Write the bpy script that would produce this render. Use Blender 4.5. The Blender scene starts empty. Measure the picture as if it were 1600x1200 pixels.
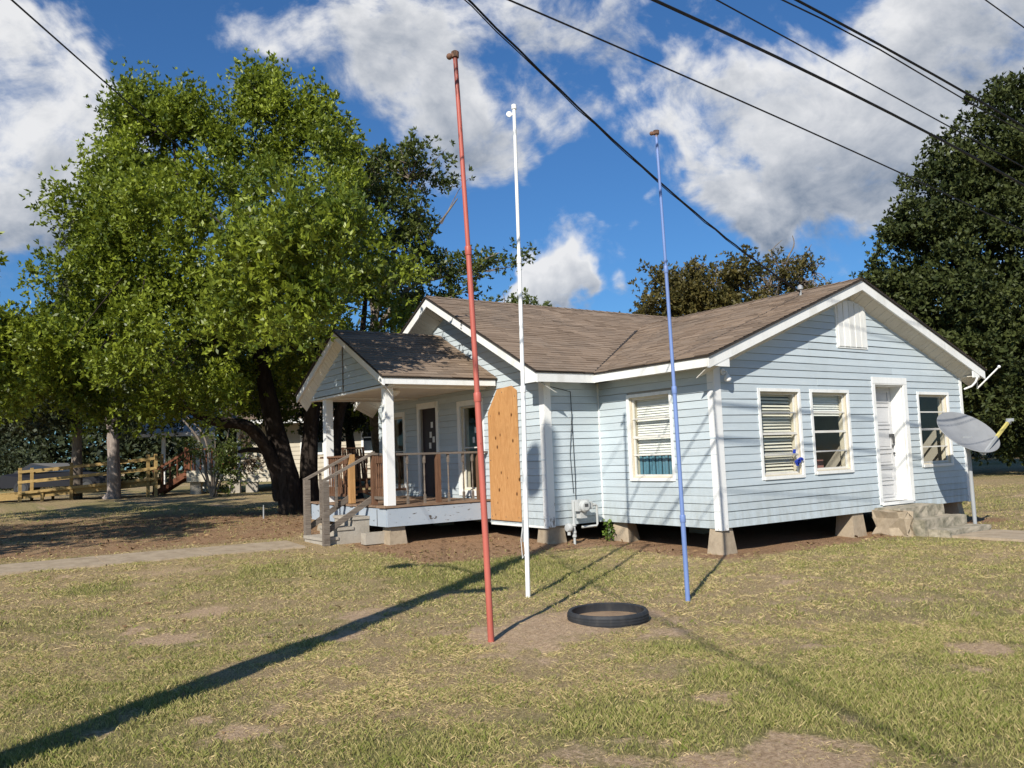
import bpy, math, random
import numpy as np
from mathutils import Vector, Matrix

random.seed(7); rng = np.random.default_rng(7)
scene = bpy.context.scene
COL = scene.collection
R = math.radians

# ------------------------------------------------------------------ camera
FPX = 1322.05                      # focal length in pixels of a 1600 px wide frame
CAMO = np.array([-9.580, -8.629, 1.55])
YAW, PITCH, ROLL = 0.96794, 0.085726, -0.036979
_f = np.array([math.cos(YAW)*math.cos(PITCH), math.sin(YAW)*math.cos(PITCH), math.sin(PITCH)])
_r0 = np.array([math.sin(YAW), -math.cos(YAW), 0.0]); _u0 = np.cross(_r0, _f)
_r = math.cos(ROLL)*_r0 + math.sin(ROLL)*_u0
_u = -math.sin(ROLL)*_r0 + math.cos(ROLL)*_u0
cam_d = bpy.data.cameras.new("camera"); cam = bpy.data.objects.new("camera", cam_d); COL.objects.link(cam)
cam_d.sensor_width = 36.0; cam_d.lens = 36.0*FPX/1600.0
cam_d.clip_start = 0.05; cam_d.clip_end = 3000
m = Matrix.Identity(4)
for i in range(3):
    m[i][0] = _r[i]; m[i][1] = _u[i]; m[i][2] = -_f[i]; m[i][3] = CAMO[i]
cam.matrix_world = m
scene.camera = cam

# ------------------------------------------------------------------ sun, sky, exposure
SUN_AZ, SUN_EL = R(35.5), R(34.0)          # azimuth the light travels towards, height of the sun
sun_dir = Vector((math.cos(SUN_AZ)*math.cos(SUN_EL), math.sin(SUN_AZ)*math.cos(SUN_EL), -math.sin(SUN_EL)))
sl = bpy.data.lights.new("sun", 'SUN'); sl.energy = 4.9; sl.angle = R(0.53); sl.color = (1.0, 0.94, 0.84)
so = bpy.data.objects.new("sun", sl); COL.objects.link(so)
so.rotation_euler = sun_dir.to_track_quat('-Z', 'Y').to_euler(); so.location = (-20, -20, 30)
scene.view_settings.view_transform = 'Standard'; scene.view_settings.look = 'None'
scene.view_settings.gamma = 1; scene.view_settings.exposure = 0.28
scene.view_settings.use_curve_mapping = False

def raydir(px, py):
    v = (px-800)/FPX*_r - (py-600)/FPX*_u + _f
    return v
def at(px, py, depth):
    return CAMO + raydir(px, py)*depth
def on(px, py, ax, val):
    v = raydir(px, py); return CAMO + v*((val-CAMO[ax])/v[ax])
def gz(x, y):
    y = np.asarray(y, float)
    z = 0.04*np.clip(y-0.5, 0, 5.5) + 0.015*np.clip(y-6, 0, 24) + 0.004*np.clip(y-30, 0, 60)
    return z
def gp(px, py):
    z = 0.0
    for _ in range(12):
        q = on(px, py, 2, z); z = float(gz(q[0], q[1]))
    return q

class NT:
    """small helper to write node trees"""
    def __init__(s, tree):
        s.t = tree; tree.nodes.clear()
    def n(s, typ, ins=None, **kw):
        nd = s.t.nodes.new(typ)
        for k, v in kw.items(): setattr(nd, k, v)
        if ins:
            for k, v in ins.items():
                sk = nd.inputs[k]
                if isinstance(v, bpy.types.NodeSocket): s.t.links.new(v, sk)
                else: sk.default_value = v
        return nd
    def math(s, op, a, b=None, c=None, clamp=False):
        nd = s.t.nodes.new('ShaderNodeMath'); nd.operation = op; nd.use_clamp = clamp
        for i, v in enumerate((a, b, c)):
            if v is None: continue
            if isinstance(v, bpy.types.NodeSocket): s.t.links.new(v, nd.inputs[i])
            else: nd.inputs[i].default_value = v
        return nd.outputs[0]
    def mapr(s, v, a, b, c=0.0, d=1.0, smooth=False):
        nd = s.n('ShaderNodeMapRange', {0: v, 1: a, 2: b, 3: c, 4: d})
        nd.interpolation_type = 'SMOOTHSTEP' if smooth else 'LINEAR'; nd.clamp = True
        return nd.outputs[0]
    def mix(s, fac, a, b, typ='RGBA', blend='MIX'):
        nd = s.t.nodes.new('ShaderNodeMix'); nd.data_type = typ
        if typ == 'RGBA': nd.blend_type = blend; ia, ib, o = 6, 7, 2
        else: ia, ib, o = 2, 3, 0
        for i, v in ((0, fac), (ia, a), (ib, b)):
            if isinstance(v, bpy.types.NodeSocket): s.t.links.new(v, nd.inputs[i])
            else:
                if typ == 'RGBA' and i != 0 and len(v) == 3: v = (*v, 1)
                nd.inputs[i].default_value = v
        return nd.outputs[o]
    def noise(s, vec, scale, detail=3, rough=0.55, dist=0.0, lac=2.0):
        ins = {'Scale': scale, 'Detail': detail, 'Roughness': rough, 'Distortion': dist, 'Lacunarity': lac}
        if vec is not None: ins['Vector'] = vec
        return s.n('ShaderNodeTexNoise', ins).outputs[0]

# ---- the sky: Nishita blue plus a cloud field laid out over the whole dome
W = bpy.data.worlds.new("World"); scene.world = W; W.use_nodes = True
T = NT(W.node_tree)
SKY_STRENGTH = 0.08
sky = T.n('ShaderNodeTexSky', sky_type='NISHITA', sun_disc=False)
sky.sun_elevation = SUN_EL
sky.sun_rotation = math.atan2(-sun_dir.x, -sun_dir.y)
sky.air_density = 1.0; sky.dust_density = 0.35; sky.ozone_density = 3.0; sky.altitude = 50
geo = T.n('ShaderNodeTexCoord')
DIRV = T.n('ShaderNodeVectorMath', {0: geo.outputs['Generated']}, operation='NORMALIZE').outputs[0]
# (px, py, radius in degrees, weight): where the photograph has its clouds
blobs = [(40,190,8.0,1.0),(-60,330,8,1.0),(110,150,5,.8),(90,290,6.0,.95),(30,120,4.5,.8),(150,215,4.5,.7),(60,385,3.2,.5),
         (690,60,5.0,.62),(735,165,5.4,.9),(760,245,4.2,.85),(640,75,4.6,.55),(600,15,4.2,.6),(540,10,3.6,.45),(800,30,3,.3),(440,60,3.0,.30),(330,60,2.6,.26),(660,190,3,.5),(780,280,2.4,.5),
         (880,30,4,.36),(940,60,3,.36),
         (1010,180,4.5,.85),(1080,130,4.5,.75),(1150,180,6,.9),(1260,180,7,1.0),(1400,120,8,1.0),(1520,60,8.5,1.1),(1380,230,6.5,1.0),(1290,270,5.5,.9),(1190,325,3.0,.8),(1120,280,3.5,.7),(1480,260,6,.9),(1600,120,9,1.1),(1040,60,3.5,.5),(1390,345,2.6,.7),(980,225,2.2,.55),(1060,250,3,.5),(1200,90,3.5,.55),
         (908,340,2.0,.75),(858,462,3.0,1.3),(888,448,2.6,1.2),(822,474,2.4,1.1),(912,480,2.2,1.0),(990,494,2.0,1.1),(860,170,3.0,.55),(1005,322,1.7,.7),(560,120,3.2,.4),(480,90,3.4,.36),(380,40,3.2,.40),(900,45,3.2,.42),(850,20,2.6,.4),(960,110,2.6,.45),(1210,345,2.4,.9),(1150,330,2.2,.7)]
dirs = [(Vector(raydir(a, b)).normalized(), r_, w_) for a, b, r_, w_ in blobs]
dirs = [(d_, r_*(.90 if r_ > 4 else 1.0), w_) for d_, r_, w_ in dirs]
for k in range(7):                        # the same broken cloud all round the rest of the sky
    az = YAW + R(50) + k*R(260)/7 + random.uniform(-.1, .1); el = R(random.choice([12, 22, 34, 48, 62]) + random.uniform(-4, 4))
    dirs.append((Vector((math.cos(az)*math.cos(el), math.sin(az)*math.cos(el), math.sin(el))), random.uniform(7, 14), random.uniform(.6, 1.0)))
UPV = Vector((-.35, -.22, .91)).normalized()      # towards the top of the clouds and the sun
def cloud_field(vec):
    """cloud thickness and how far up its cloud a direction lies"""
    warp = T.n('ShaderNodeTexNoise', {'Vector': vec, 'Scale': 7.0, 'Detail': 4.0, 'Roughness': .6})
    off = T.n('ShaderNodeVectorMath', {0: warp.outputs['Color'], 1: (.5, .5, .5)}, operation='SUBTRACT').outputs[0]
    off = T.n('ShaderNodeVectorMath', {0: off, 'Scale': .20}, operation='SCALE').outputs[0]
    wv = T.n('ShaderNodeVectorMath', {0: vec, 1: off}, operation='ADD').outputs[0]
    acc = top = None
    for d, r_, w_ in dirs:
        df = T.n('ShaderNodeVectorMath', {0: wv, 1: d}, operation='SUBTRACT').outputs[0]
        ds = T.n('ShaderNodeVectorMath', {0: df}, operation='LENGTH').outputs['Value']
        q = T.mapr(ds, 0.0, R(r_)*1.3, w_, 0.0, True)
        hgt = T.n('ShaderNodeVectorMath', {0: df, 1: UPV/R(r_)}, operation='DOT_PRODUCT').outputs['Value']
        a_ = T.math('MULTIPLY', q, hgt)
        acc = q if acc is None else T.math('ADD', acc, q); top = a_ if top is None else T.math('ADD', top, a_)
    return acc, T.math('DIVIDE', top, T.math('ADD', acc, .05))
def cloud_noise(vec):
    st = T.n('ShaderNodeVectorMath', {0: vec, 1: (1, 1, 1.35)}, operation='MULTIPLY').outputs[0]
    n1 = T.noise(st, 8.0, 9, .60, .4); n2 = T.noise(st, 34, 5, .65, .5)
    return T.math('ADD', T.math('MULTIPLY', T.math('SUBTRACT', n1, .5), 3.3), T.math('MULTIPLY', T.math('SUBTRACT', n2, .5), .7))
FR, TOP = cloud_field(DIRV); N0 = cloud_noise(DIRV)
F0 = T.math('MINIMUM', FR, 1.25)
dens = T.math('ADD', F0, N0)
upv = T.n('ShaderNodeVectorMath', {0: DIRV, 1: (-.016, -.012, .034)}, operation='ADD').outputs[0]
N1 = cloud_noise(upv)
cover = T.mapr(dens, .26, 1.22, 0, 1, True)
relief = T.math('SUBTRACT', N0, N1)               # sunward folds bright, undersides grey
soft = T.noise(DIRV, 5.0, 5, .55, .5)
thick = T.mapr(dens, .8, 2.3, 0, 1, True)
body = T.math('ADD', T.math('ADD', .74, T.math('MULTIPLY', relief, .50)), T.math('MULTIPLY', thick, -.54))
body = T.math('ADD', body, T.math('MULTIPLY', T.math('SUBTRACT', soft, .5), 1.25))
body = T.math('ADD', body, T.math('MULTIPLY', TOP, .62))
elv = T.n('ShaderNodeSeparateXYZ', {0: DIRV}).outputs[2]
lit = T.mapr(body, .05, 1.0, 0, 1)
ccol = T.mix(lit, (.14, .21, .325), (.98, .985, 1.0))
ccol = T.n('ShaderNodeVectorMath', {0: ccol, 'Scale': .71/SKY_STRENGTH}, operation='SCALE').outputs[0]
hz = T.mapr(elv, .0, .55, .80, 1.0)
gain = T.n('ShaderNodeVectorMath', {0: sky.outputs[0], 1: (.50, .88, 1.24)}, operation='MULTIPLY').outputs[0]
gain = T.n('ShaderNodeVectorMath', {0: gain, 'Scale': hz}, operation='SCALE').outputs[0]
cover = T.math('MULTIPLY', cover, T.mapr(elv, -.02, .03))
fin = T.mix(T.math('MULTIPLY', cover, .97), gain, ccol)
bg = T.n('ShaderNodeBackground', {'Color': fin, 'Strength': SKY_STRENGTH})
wo = T.n('ShaderNodeOutputWorld', {'Surface': bg.outputs[0]})

# ------------------------------------------------------------------ materials
def mat(name, build, disp=None):
    mt = bpy.data.materials.new(name); mt.use_nodes = True
    t = NT(mt.node_tree); out = t.n('ShaderNodeOutputMaterial')
    sh = build(t); t.t.links.new(sh, out.inputs[0]); return mt
def princ(t, col, rough=.7, metal=0.0, spec=.3, bump=None, bstr=.3, bdist=.01):
    ins = {'Base Color': col if isinstance(col, bpy.types.NodeSocket) else (*col[:3], 1), 'Roughness': rough, 'Metallic': metal, 'Specular IOR Level': spec}
    if bump is not None:
        ins['Normal'] = t.n('ShaderNodeBump', {'Height': bump, 'Strength': bstr, 'Distance': bdist}).outputs[0]
    return t.n('ShaderNodeBsdfPrincipled', ins).outputs[0]
def pos(t): return t.n('ShaderNodeNewGeometry').outputs['Position']
def sc(t, v, s): return t.n('ShaderNodeVectorMath', {0: v, 1: s}, operation='MULTIPLY').outputs[0]
def rnd(t): return t.n('ShaderNodeObjectInfo').outputs['Random']

def weathered(name, base, dirt, rough=.65, amount=.5, scale=3.0, fine=40., jitter=.08, bstr=.25, spec=.25, stretch=(1, 1, .35)):
    def b(t):
        p = pos(t)
        n1 = t.noise(sc(t, p, stretch), scale, 5, .65, .4)
        n2 = t.noise(p, fine, 3, .6)
        f = t.math('MULTIPLY', t.mapr(n1, .45, .75, 0, 1, True), amount)
        c = t.mix(f, base, dirt)
        v = t.math('ADD', t.math('ADD', 1.0 - jitter, t.math('MULTIPLY', rnd(t), jitter*2)), t.math('MULTIPLY', t.math('SUBTRACT', n2, .5), .25))
        c = t.n('ShaderNodeVectorMath', {0: c, 'Scale': v}, operation='SCALE').outputs[0]
        return princ(t, c, rough, 0, spec, n2, bstr, .004)
    return mat(name, b)

M = {}
def siding_mat():
    def b(t):
        p = pos(t)
        st = t.noise(sc(t, p, (.8, .8, 5.)), 2.2, 5, .6, .2)
        n1 = t.noise(sc(t, p, (1, 1, .5)), 1.3, 5, .65, .5)
        z = t.n('ShaderNodeSeparateXYZ', {0: p}).outputs[2]
        fine = t.noise(sc(t, p, (3, 3, 60.)), 5, 3, .6)
        c = t.mix(t.math('MULTIPLY', t.mapr(n1, .45, .8, 0, 1, True), .30), (.50, .566, .598), (.36, .40, .41))
        c = t.mix(t.math('MULTIPLY', t.mapr(st, .5, .8), .45), c, (.62, .66, .675))
        low = t.math('MULTIPLY', t.mapr(z, 1.1, .35), t.mapr(t.noise(sc(t, p, (4, 4, 1)), 2., 5, .7), .38, .62))
        c = t.mix(t.math('MULTIPLY', low, .5), c, (.30, .31, .27))
        v = t.math('ADD', .90, t.math('ADD', t.math('MULTIPLY', rnd(t), .13), t.math('MULTIPLY', t.math('SUBTRACT', fine, .5), .22)))
        c = t.n('ShaderNodeVectorMath', {0: c, 'Scale': v}, operation='SCALE').outputs[0]
        return princ(t, c, .55, 0, .3, t.math('ADD', t.noise(p, 7, 3, .6), t.math('MULTIPLY', fine, .25)), .35, .010)
    return mat('siding_blue', b)
M['siding'] = siding_mat()
M['white'] = weathered('white_paint', (.80, .80, .77), (.52, .50, .45), .55, .45, 4.0, 60)
def peel():
    def b(t):
        p = pos(t)
        n = t.noise(sc(t, p, (1, 1, 2.4)), 5.5, 8, .7, .4); n2 = t.noise(p, 60, 3, .6)
        f = t.mapr(n, .605, .63)
        c = t.mix(t.math('MULTIPLY', t.mapr(t.noise(p, 2.5, 4), .4, .7), .35), (.35, .40, .455), (.47, .495, .515))
        c = t.mix(f, c, (.10, .085, .07))
        return princ(t, c, .75, 0, .15, t.math('ADD', n2, t.math('MULTIPLY', f, -1.0)), .5, .004)
    return mat('peeling_paint', b)
M['peel'] = peel()
def oldwhite():
    def b(t):
        p = pos(t)
        n = t.noise(sc(t, p, (1, 1, .35)), 9, 8, .75, .3); n2 = t.noise(p, 70, 3, .6)
        low = t.n('ShaderNodeSeparateXYZ', {0: p}).outputs[2]
        thr = t.mapr(low, .4, 1.6, .56, .67)
        f = t.mapr(t.math('SUBTRACT', n, thr), 0, .03)
        c = t.mix(f, (.78, .78, .76), (.22, .19, .16))
        return princ(t, c, .7, 0, .2, t.math('ADD', n2, t.math('MULTIPLY', f, -1.)), .4, .004)
    return mat('old_white_paint', b)
M['oldwhite'] = oldwhite()
def roofm():
    def b(t):
        p = pos(t)
        a = t.n('ShaderNodeAttribute', attribute_name='tint').outputs['Fac']
        n = t.noise(p, 160, 2, .7); n1 = t.noise(sc(t, p, (1, 1, 1)), .9, 5, .6, .4); n3 = t.noise(p, 22, 4, .7)
        c = t.mix(a, (.15, .108, .076), (.30, .225, .165))
        c = t.mix(t.math('MULTIPLY', t.mapr(n1, .45, .75), .45), c, (.13, .115, .10))
        v = t.math('ADD', .72, t.math('ADD', t.math('MULTIPLY', n, .34), t.math('MULTIPLY', n3, .40)))
        c = t.n('ShaderNodeVectorMath', {0: c, 'Scale': v}, operation='SCALE').outputs[0]
        return princ(t, c, .92, 0, .12, n, .6, .004)
    return mat('asphalt_shingle', b)
M['roof'] = roofm()
M['dark_edge'] = weathered('roof_edge', (.035, .030, .027), (.06, .05, .045), .8)
def wood(name, c1, c2, rings=14., axis=2, rough=.75, knots=False):
    def b(t):
        p = t.n('ShaderNodeTexCoord').outputs['Object']
        s = [rings, rings, rings]; s[axis] = rings*.06
        n = t.noise(sc(t, p, tuple(s)), 1.6, 6, .65, 3.0 if knots else 1.2)
        n2 = t.noise(p, 2.2, 4, .6)
        f = t.mapr(n, .33, .68)
        c = t.mix(f, c1, c2)
        c = t.mix(t.math('MULTIPLY', t.mapr(n2, .5, .75), .3), c, tuple(x*.55 for x in c1))
        if knots:
            vo = t.n('ShaderNodeTexVoronoi', {'Vector': sc(t, p, (0, 1, .7)), 'Scale': 7.0, 'Randomness': 1.0})
            k = t.mapr(vo.outputs['Distance'], .10, .22, 1, 0, True)
            gate = t.mapr(t.n('ShaderNodeSeparateXYZ', {0: vo.outputs['Color']}).outputs[0],   .35, .36)
            k = t.math('MULTIPLY', k, gate)
            c = t.mix(k, c, (.11, .045, .015))
        v = t.math('ADD', .85, t.math('MULTIPLY', rnd(t), .3))
        c = t.n('ShaderNodeVectorMath', {0: c, 'Scale': v}, operation='SCALE').outputs[0]
        return princ(t, c, rough, 0, .2, n, .35, .003)
    return mat(name, b)
M['ply'] = wood('plywood', (.42, .19, .066), (.66, .375, .16), 20, 2, .6, True)
M['greywood'] = wood('grey_weathered_wood', (.095, .075, .06), (.235, .20, .165), 26, 0)
M['deckwood'] = wood('deck_wood', (.16, .095, .06), (.34, .24, .165), 26, 0)
M['brownwood'] = wood('brown_stained_wood', (.10, .05, .03), (.20, .11, .065), 26, 2)
M['newwood'] = wood('new_orange_wood', (.34, .18, .07), (.48, .28, .12), 20, 2)
M['yellowwood'] = wood('yellow_treated_lumber', (.25, .165, .06), (.44, .305, .125), 20, 0)
M['redwood'] = wood('red_brown_wood', (.15, .055, .03), (.25, .105, .055), 20, 2)
M['polewood'] = wood('dark_pole_wood', (.06, .045, .035), (.12, .095, .075), 20, 2)
def concrete(name, base, dirt, am=.6):
    def b(t):
        p = pos(t)
        n1 = t.noise(p, 4.5, 6, .68, .4); n2 = t.noise(p, 55, 3, .7); n3 = t.noise(p, 16, 4, .6)
        c = t.mix(t.math('MULTIPLY', t.mapr(n1, .42, .68), am), base, dirt)
        v = t.math('ADD', .72, t.math('ADD', t.math('MULTIPLY', n2, .30), t.math('MULTIPLY', n3, .26)))
        c = t.n('ShaderNodeVectorMath', {0: c, 'Scale': v}, operation='SCALE').outputs[0]
        return princ(t, c, .9, 0, .15, t.math('ADD', n2, n3), .6, .008)
    return mat(name, b)
M['concrete'] = concrete('tan_concrete', (.38, .31, .225), (.21, .165, .115))
M['mossy'] = concrete('mossy_concrete', (.40, .35, .27), (.11, .11, .075), .85)
M['drysoil'] = concrete('dry_soil', (.34, .235, .145), (.20, .13, .08), .7)
M['path'] = concrete('path_concrete', (.41, .33, .235), (.25, .19, .13), .75)
M['block'] = concrete('block_concrete', (.40, .36, .30), (.26, .225, .18), .5)
def painted_metal(name, base, rust=(.20, .08, .035), amt=.62, rough=.45, soft=.04, toprust=None):
    def b(t):
        p = pos(t); n = t.noise(sc(t, p, (1, 1, .3)), 9, 6, .7, .3); n2 = t.noise(sc(t, p, (1, 1, .5)), 2.2, 4, .6)
        thr = amt
        if toprust is not None:
            z = t.n('ShaderNodeSeparateXYZ', {0: p}).outputs[2]
            thr = t.math('SUBTRACT', amt, t.math('MULTIPLY', t.mapr(z, toprust[0], toprust[1]), .22))
        f = t.mapr(t.math('SUBTRACT', n, thr), 0, soft)
        c = t.mix(t.mapr(n2, .3, .7), base, tuple(min(1, x*1.25+.02) for x in base))
        c = t.mix(f, c, rust)
        return princ(t, c, rough, 0, .4, n, .12, .003)
    return mat(name, b)
M['red'] = painted_metal('faded_red_paint', (.40, .095, .068), (.19, .045, .03), .61, toprust=(4.5, 5.1))
M['polewhite'] = painted_metal('white_pole_paint', (.76, .76, .74), (.40, .35, .30), .66)
M['blue'] = painted_metal('faded_blue_paint', (.135, .205, .42), (.25, .16, .12), .655, toprust=(3.9, 5.1))
M['rust'] = painted_metal('rusty_iron', (.13, .062, .035), (.06, .035, .022), .5, .8)
M['galv'] = painted_metal('galvanised_steel', (.27, .28, .285), (.2, .18, .16), .70, .45)
M['dish'] = painted_metal('grey_dish_paint', (.195, .20, .205), (.15, .145, .14), .72, .6)
M['yellow'] = painted_metal('yellow_tape', (.50, .42, .12), (.3, .25, .1), .66)
M['darkmetal'] = painted_metal('dark_metal', (.05, .05, .05), (.08, .06, .05), .6)
M['meter'] = painted_metal('meter_grey', (.40, .41, .40), (.24, .21, .18), .66)
M['rubber'] = weathered('black_rubber', (.028, .030, .034), (.075, .07, .065), .6, .5, 10, 60)
M['cable'] = weathered('cable_black', (.012, .012, .013), (.02, .02, .02), .6)
M['beige'] = weathered('beige_paint', (.55, .47, .36), (.42, .35, .26), .6, .4)
M['jamb'] = weathered('cream_jamb', (.62, .55, .42), (.48, .42, .31), .6, .4)
M['sash'] = weathered('sash_paint', (.66, .64, .59), (.50, .47, .41), .6, .5)
M['greenwall'] = weathered('porch_green_siding', (.30, .345, .32), (.22, .25, .225), .65, .4)
M['soffit'] = weathered('soffit_cream', (.66, .63, .56), (.50, .46, .39), .6, .4)
M['inner'] = weathered('interior_wall', (.40, .36, .30), (.3, .27, .22), .8, .3)
M['floor'] = wood('interior_floor', (.12, .07, .04), (.2, .12, .07), 14, 0)
M['blind'] = weathered('blind_cream', (.82, .77, .64), (.68, .62, .5), .5, .3)
M['blindwhite'] = weathered('blind_white', (.86, .85, .80), (.76, .74, .68), .5, .2)
M['teal'] = weathered('teal_cloth', (.10, .23, .30), (.07, .17, .23), .8, .4)
M['pink'] = weathered('pink_cloth', (.42, .20, .17), (.32, .15, .12), .8, .4)
M['ribbon'] = weathered('blue_ribbon', (.02, .05, .38), (.02, .04, .25), .5, .3)
M['paper'] = weathered('paper_white', (.72, .72, .70), (.6, .6, .58), .8, .2)
M['door'] = weathered('door_white', (.56, .56, .56), (.46, .45, .43), .5, .35)
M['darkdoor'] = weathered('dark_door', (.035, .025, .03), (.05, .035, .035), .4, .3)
M['cream'] = weathered('cream_siding', (.52, .47, .37), (.40, .35, .27), .65, .4)
M['metalroof'] = painted_metal('metal_roof', (.40, .345, .28), (.3, .26, .21), .60, .95)
M['carpaint'] = mat('dark_car_paint', lambda t: princ(t, t.mix(t.noise(pos(t), 3), (.012, .013, .018), (.016, .016, .020)), .45, .0, .3))
M['carred'] = mat('red_paint', lambda t: princ(t, t.mix(t.noise(pos(t), 3), (.22, .02, .02), (.3, .03, .03)), .35, .1, .5))
def glassm(name, tint, refl):
    def b(t):
        fr = t.n('ShaderNodeFresnel', {'IOR': 1.5}).outputs[0]
        tr = t.n('ShaderNodeBsdfTransparent', {'Color': (*tint, 1)}).outputs[0]
        wob = t.n('ShaderNodeBump', {'Height': t.noise(pos(t), 5, 2), 'Strength': .06, 'Distance': .02}).outputs[0]
        gl = t.n('ShaderNodeBsdfGlossy', {'Roughness': .03, 'Normal': wob}).outputs[0]
        bf = t.n('ShaderNodeNewGeometry').outputs['Backfacing']
        f = t.math('MULTIPLY', t.math('MULTIPLY', fr, refl, clamp=True), t.math('SUBTRACT', 1.0, bf))
        return t.n('ShaderNodeMixShader', {0: f, 1: tr, 2: gl}).outputs[0]
    return mat(name, b)
M['glass'] = glassm('window_glass', (.965, .975, .97), .9)
M['carglass'] = mat('car_glass', lambda t: princ(t, t.mix(t.noise(pos(t), 2), (.02, .025, .03), (.03, .035, .04)), .05, 0, .8))
def barkm(name, a, b_, scale=8):
    def b(t):
        p = pos(t); n = t.noise(sc(t, p, (1, 1, .25)), scale, 6, .7, .6); n2 = t.noise(p, 3, 4, .6)
        c = t.mix(t.mapr(n, .35, .65), a, b_)
        c = t.mix(t.math('MULTIPLY', t.mapr(n2, .5, .7), .4), c, tuple(x*.6 for x in a))
        return princ(t, c, .9, 0, .1, n, .8, .03)
    return mat(name, b)
M['bark'] = barkm('dark_bark', (.022, .017, .014), (.060, .048, .040))
M['palebark'] = barkm('pale_bark', (.16, .125, .105), (.40, .34, .30), 5)
M['twig'] = barkm('grey_twig', (.13, .105, .085), (.26, .22, .18))
def leafm(name, dark, light, trans=.3, rough=.42, spec=.35):
    def b(t):
        a = t.n('ShaderNodeAttribute', attribute_name='tint').outputs['Fac']
        c = t.mix(a, dark, light)
        pr = princ(t, c, rough, 0, spec)
        tl = t.n('ShaderNodeBsdfTranslucent', {'Color': t.mix(.5, c, tuple(min(1, x*1.3) for x in light))}).outputs[0]
        return t.n('ShaderNodeMixShader', {0: trans, 1: pr, 2: tl}).outputs[0]
    return mat(name, b)
M['leaf_bright'] = leafm('leaf_bright', (.050, .082, .009), (.30, .355, .036), .26)
M['leaf_olive'] = leafm('leaf_olive', (.05, .075, .015), (.13, .155, .035), .3)
M['leaf_dark'] = leafm('leaf_dark', (.024, .035, .010), (.086, .102, .029), .10, .55, .2)
M['leaf_autumn'] = leafm('leaf_autumn', (.06, .06, .018), (.17, .135, .04), .3)
M['leaf_conifer'] = leafm('leaf_conifer', (.03, .045, .015), (.085, .09, .03), .2, .6)
M['leaf_wood'] = leafm('leaf_woodland', (.016, .024, .009), (.05, .062, .02), .1, .6)
M['leaf_brown'] = leafm('leaf_brown', (.08, .055, .035), (.16, .115, .075), .2, .7)
M['leaf_vine'] = leafm('leaf_vine', (.05, .10, .015), (.16, .24, .04), .3)
M['litter'] = leafm('leaf_litter', (.09, .05, .025), (.34, .22, .11), .1, .8, .15)
M['grass'] = leafm('grass_blades', (.66, .51, .27), (.20, .235, .05), .22, .6, .10)

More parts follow.
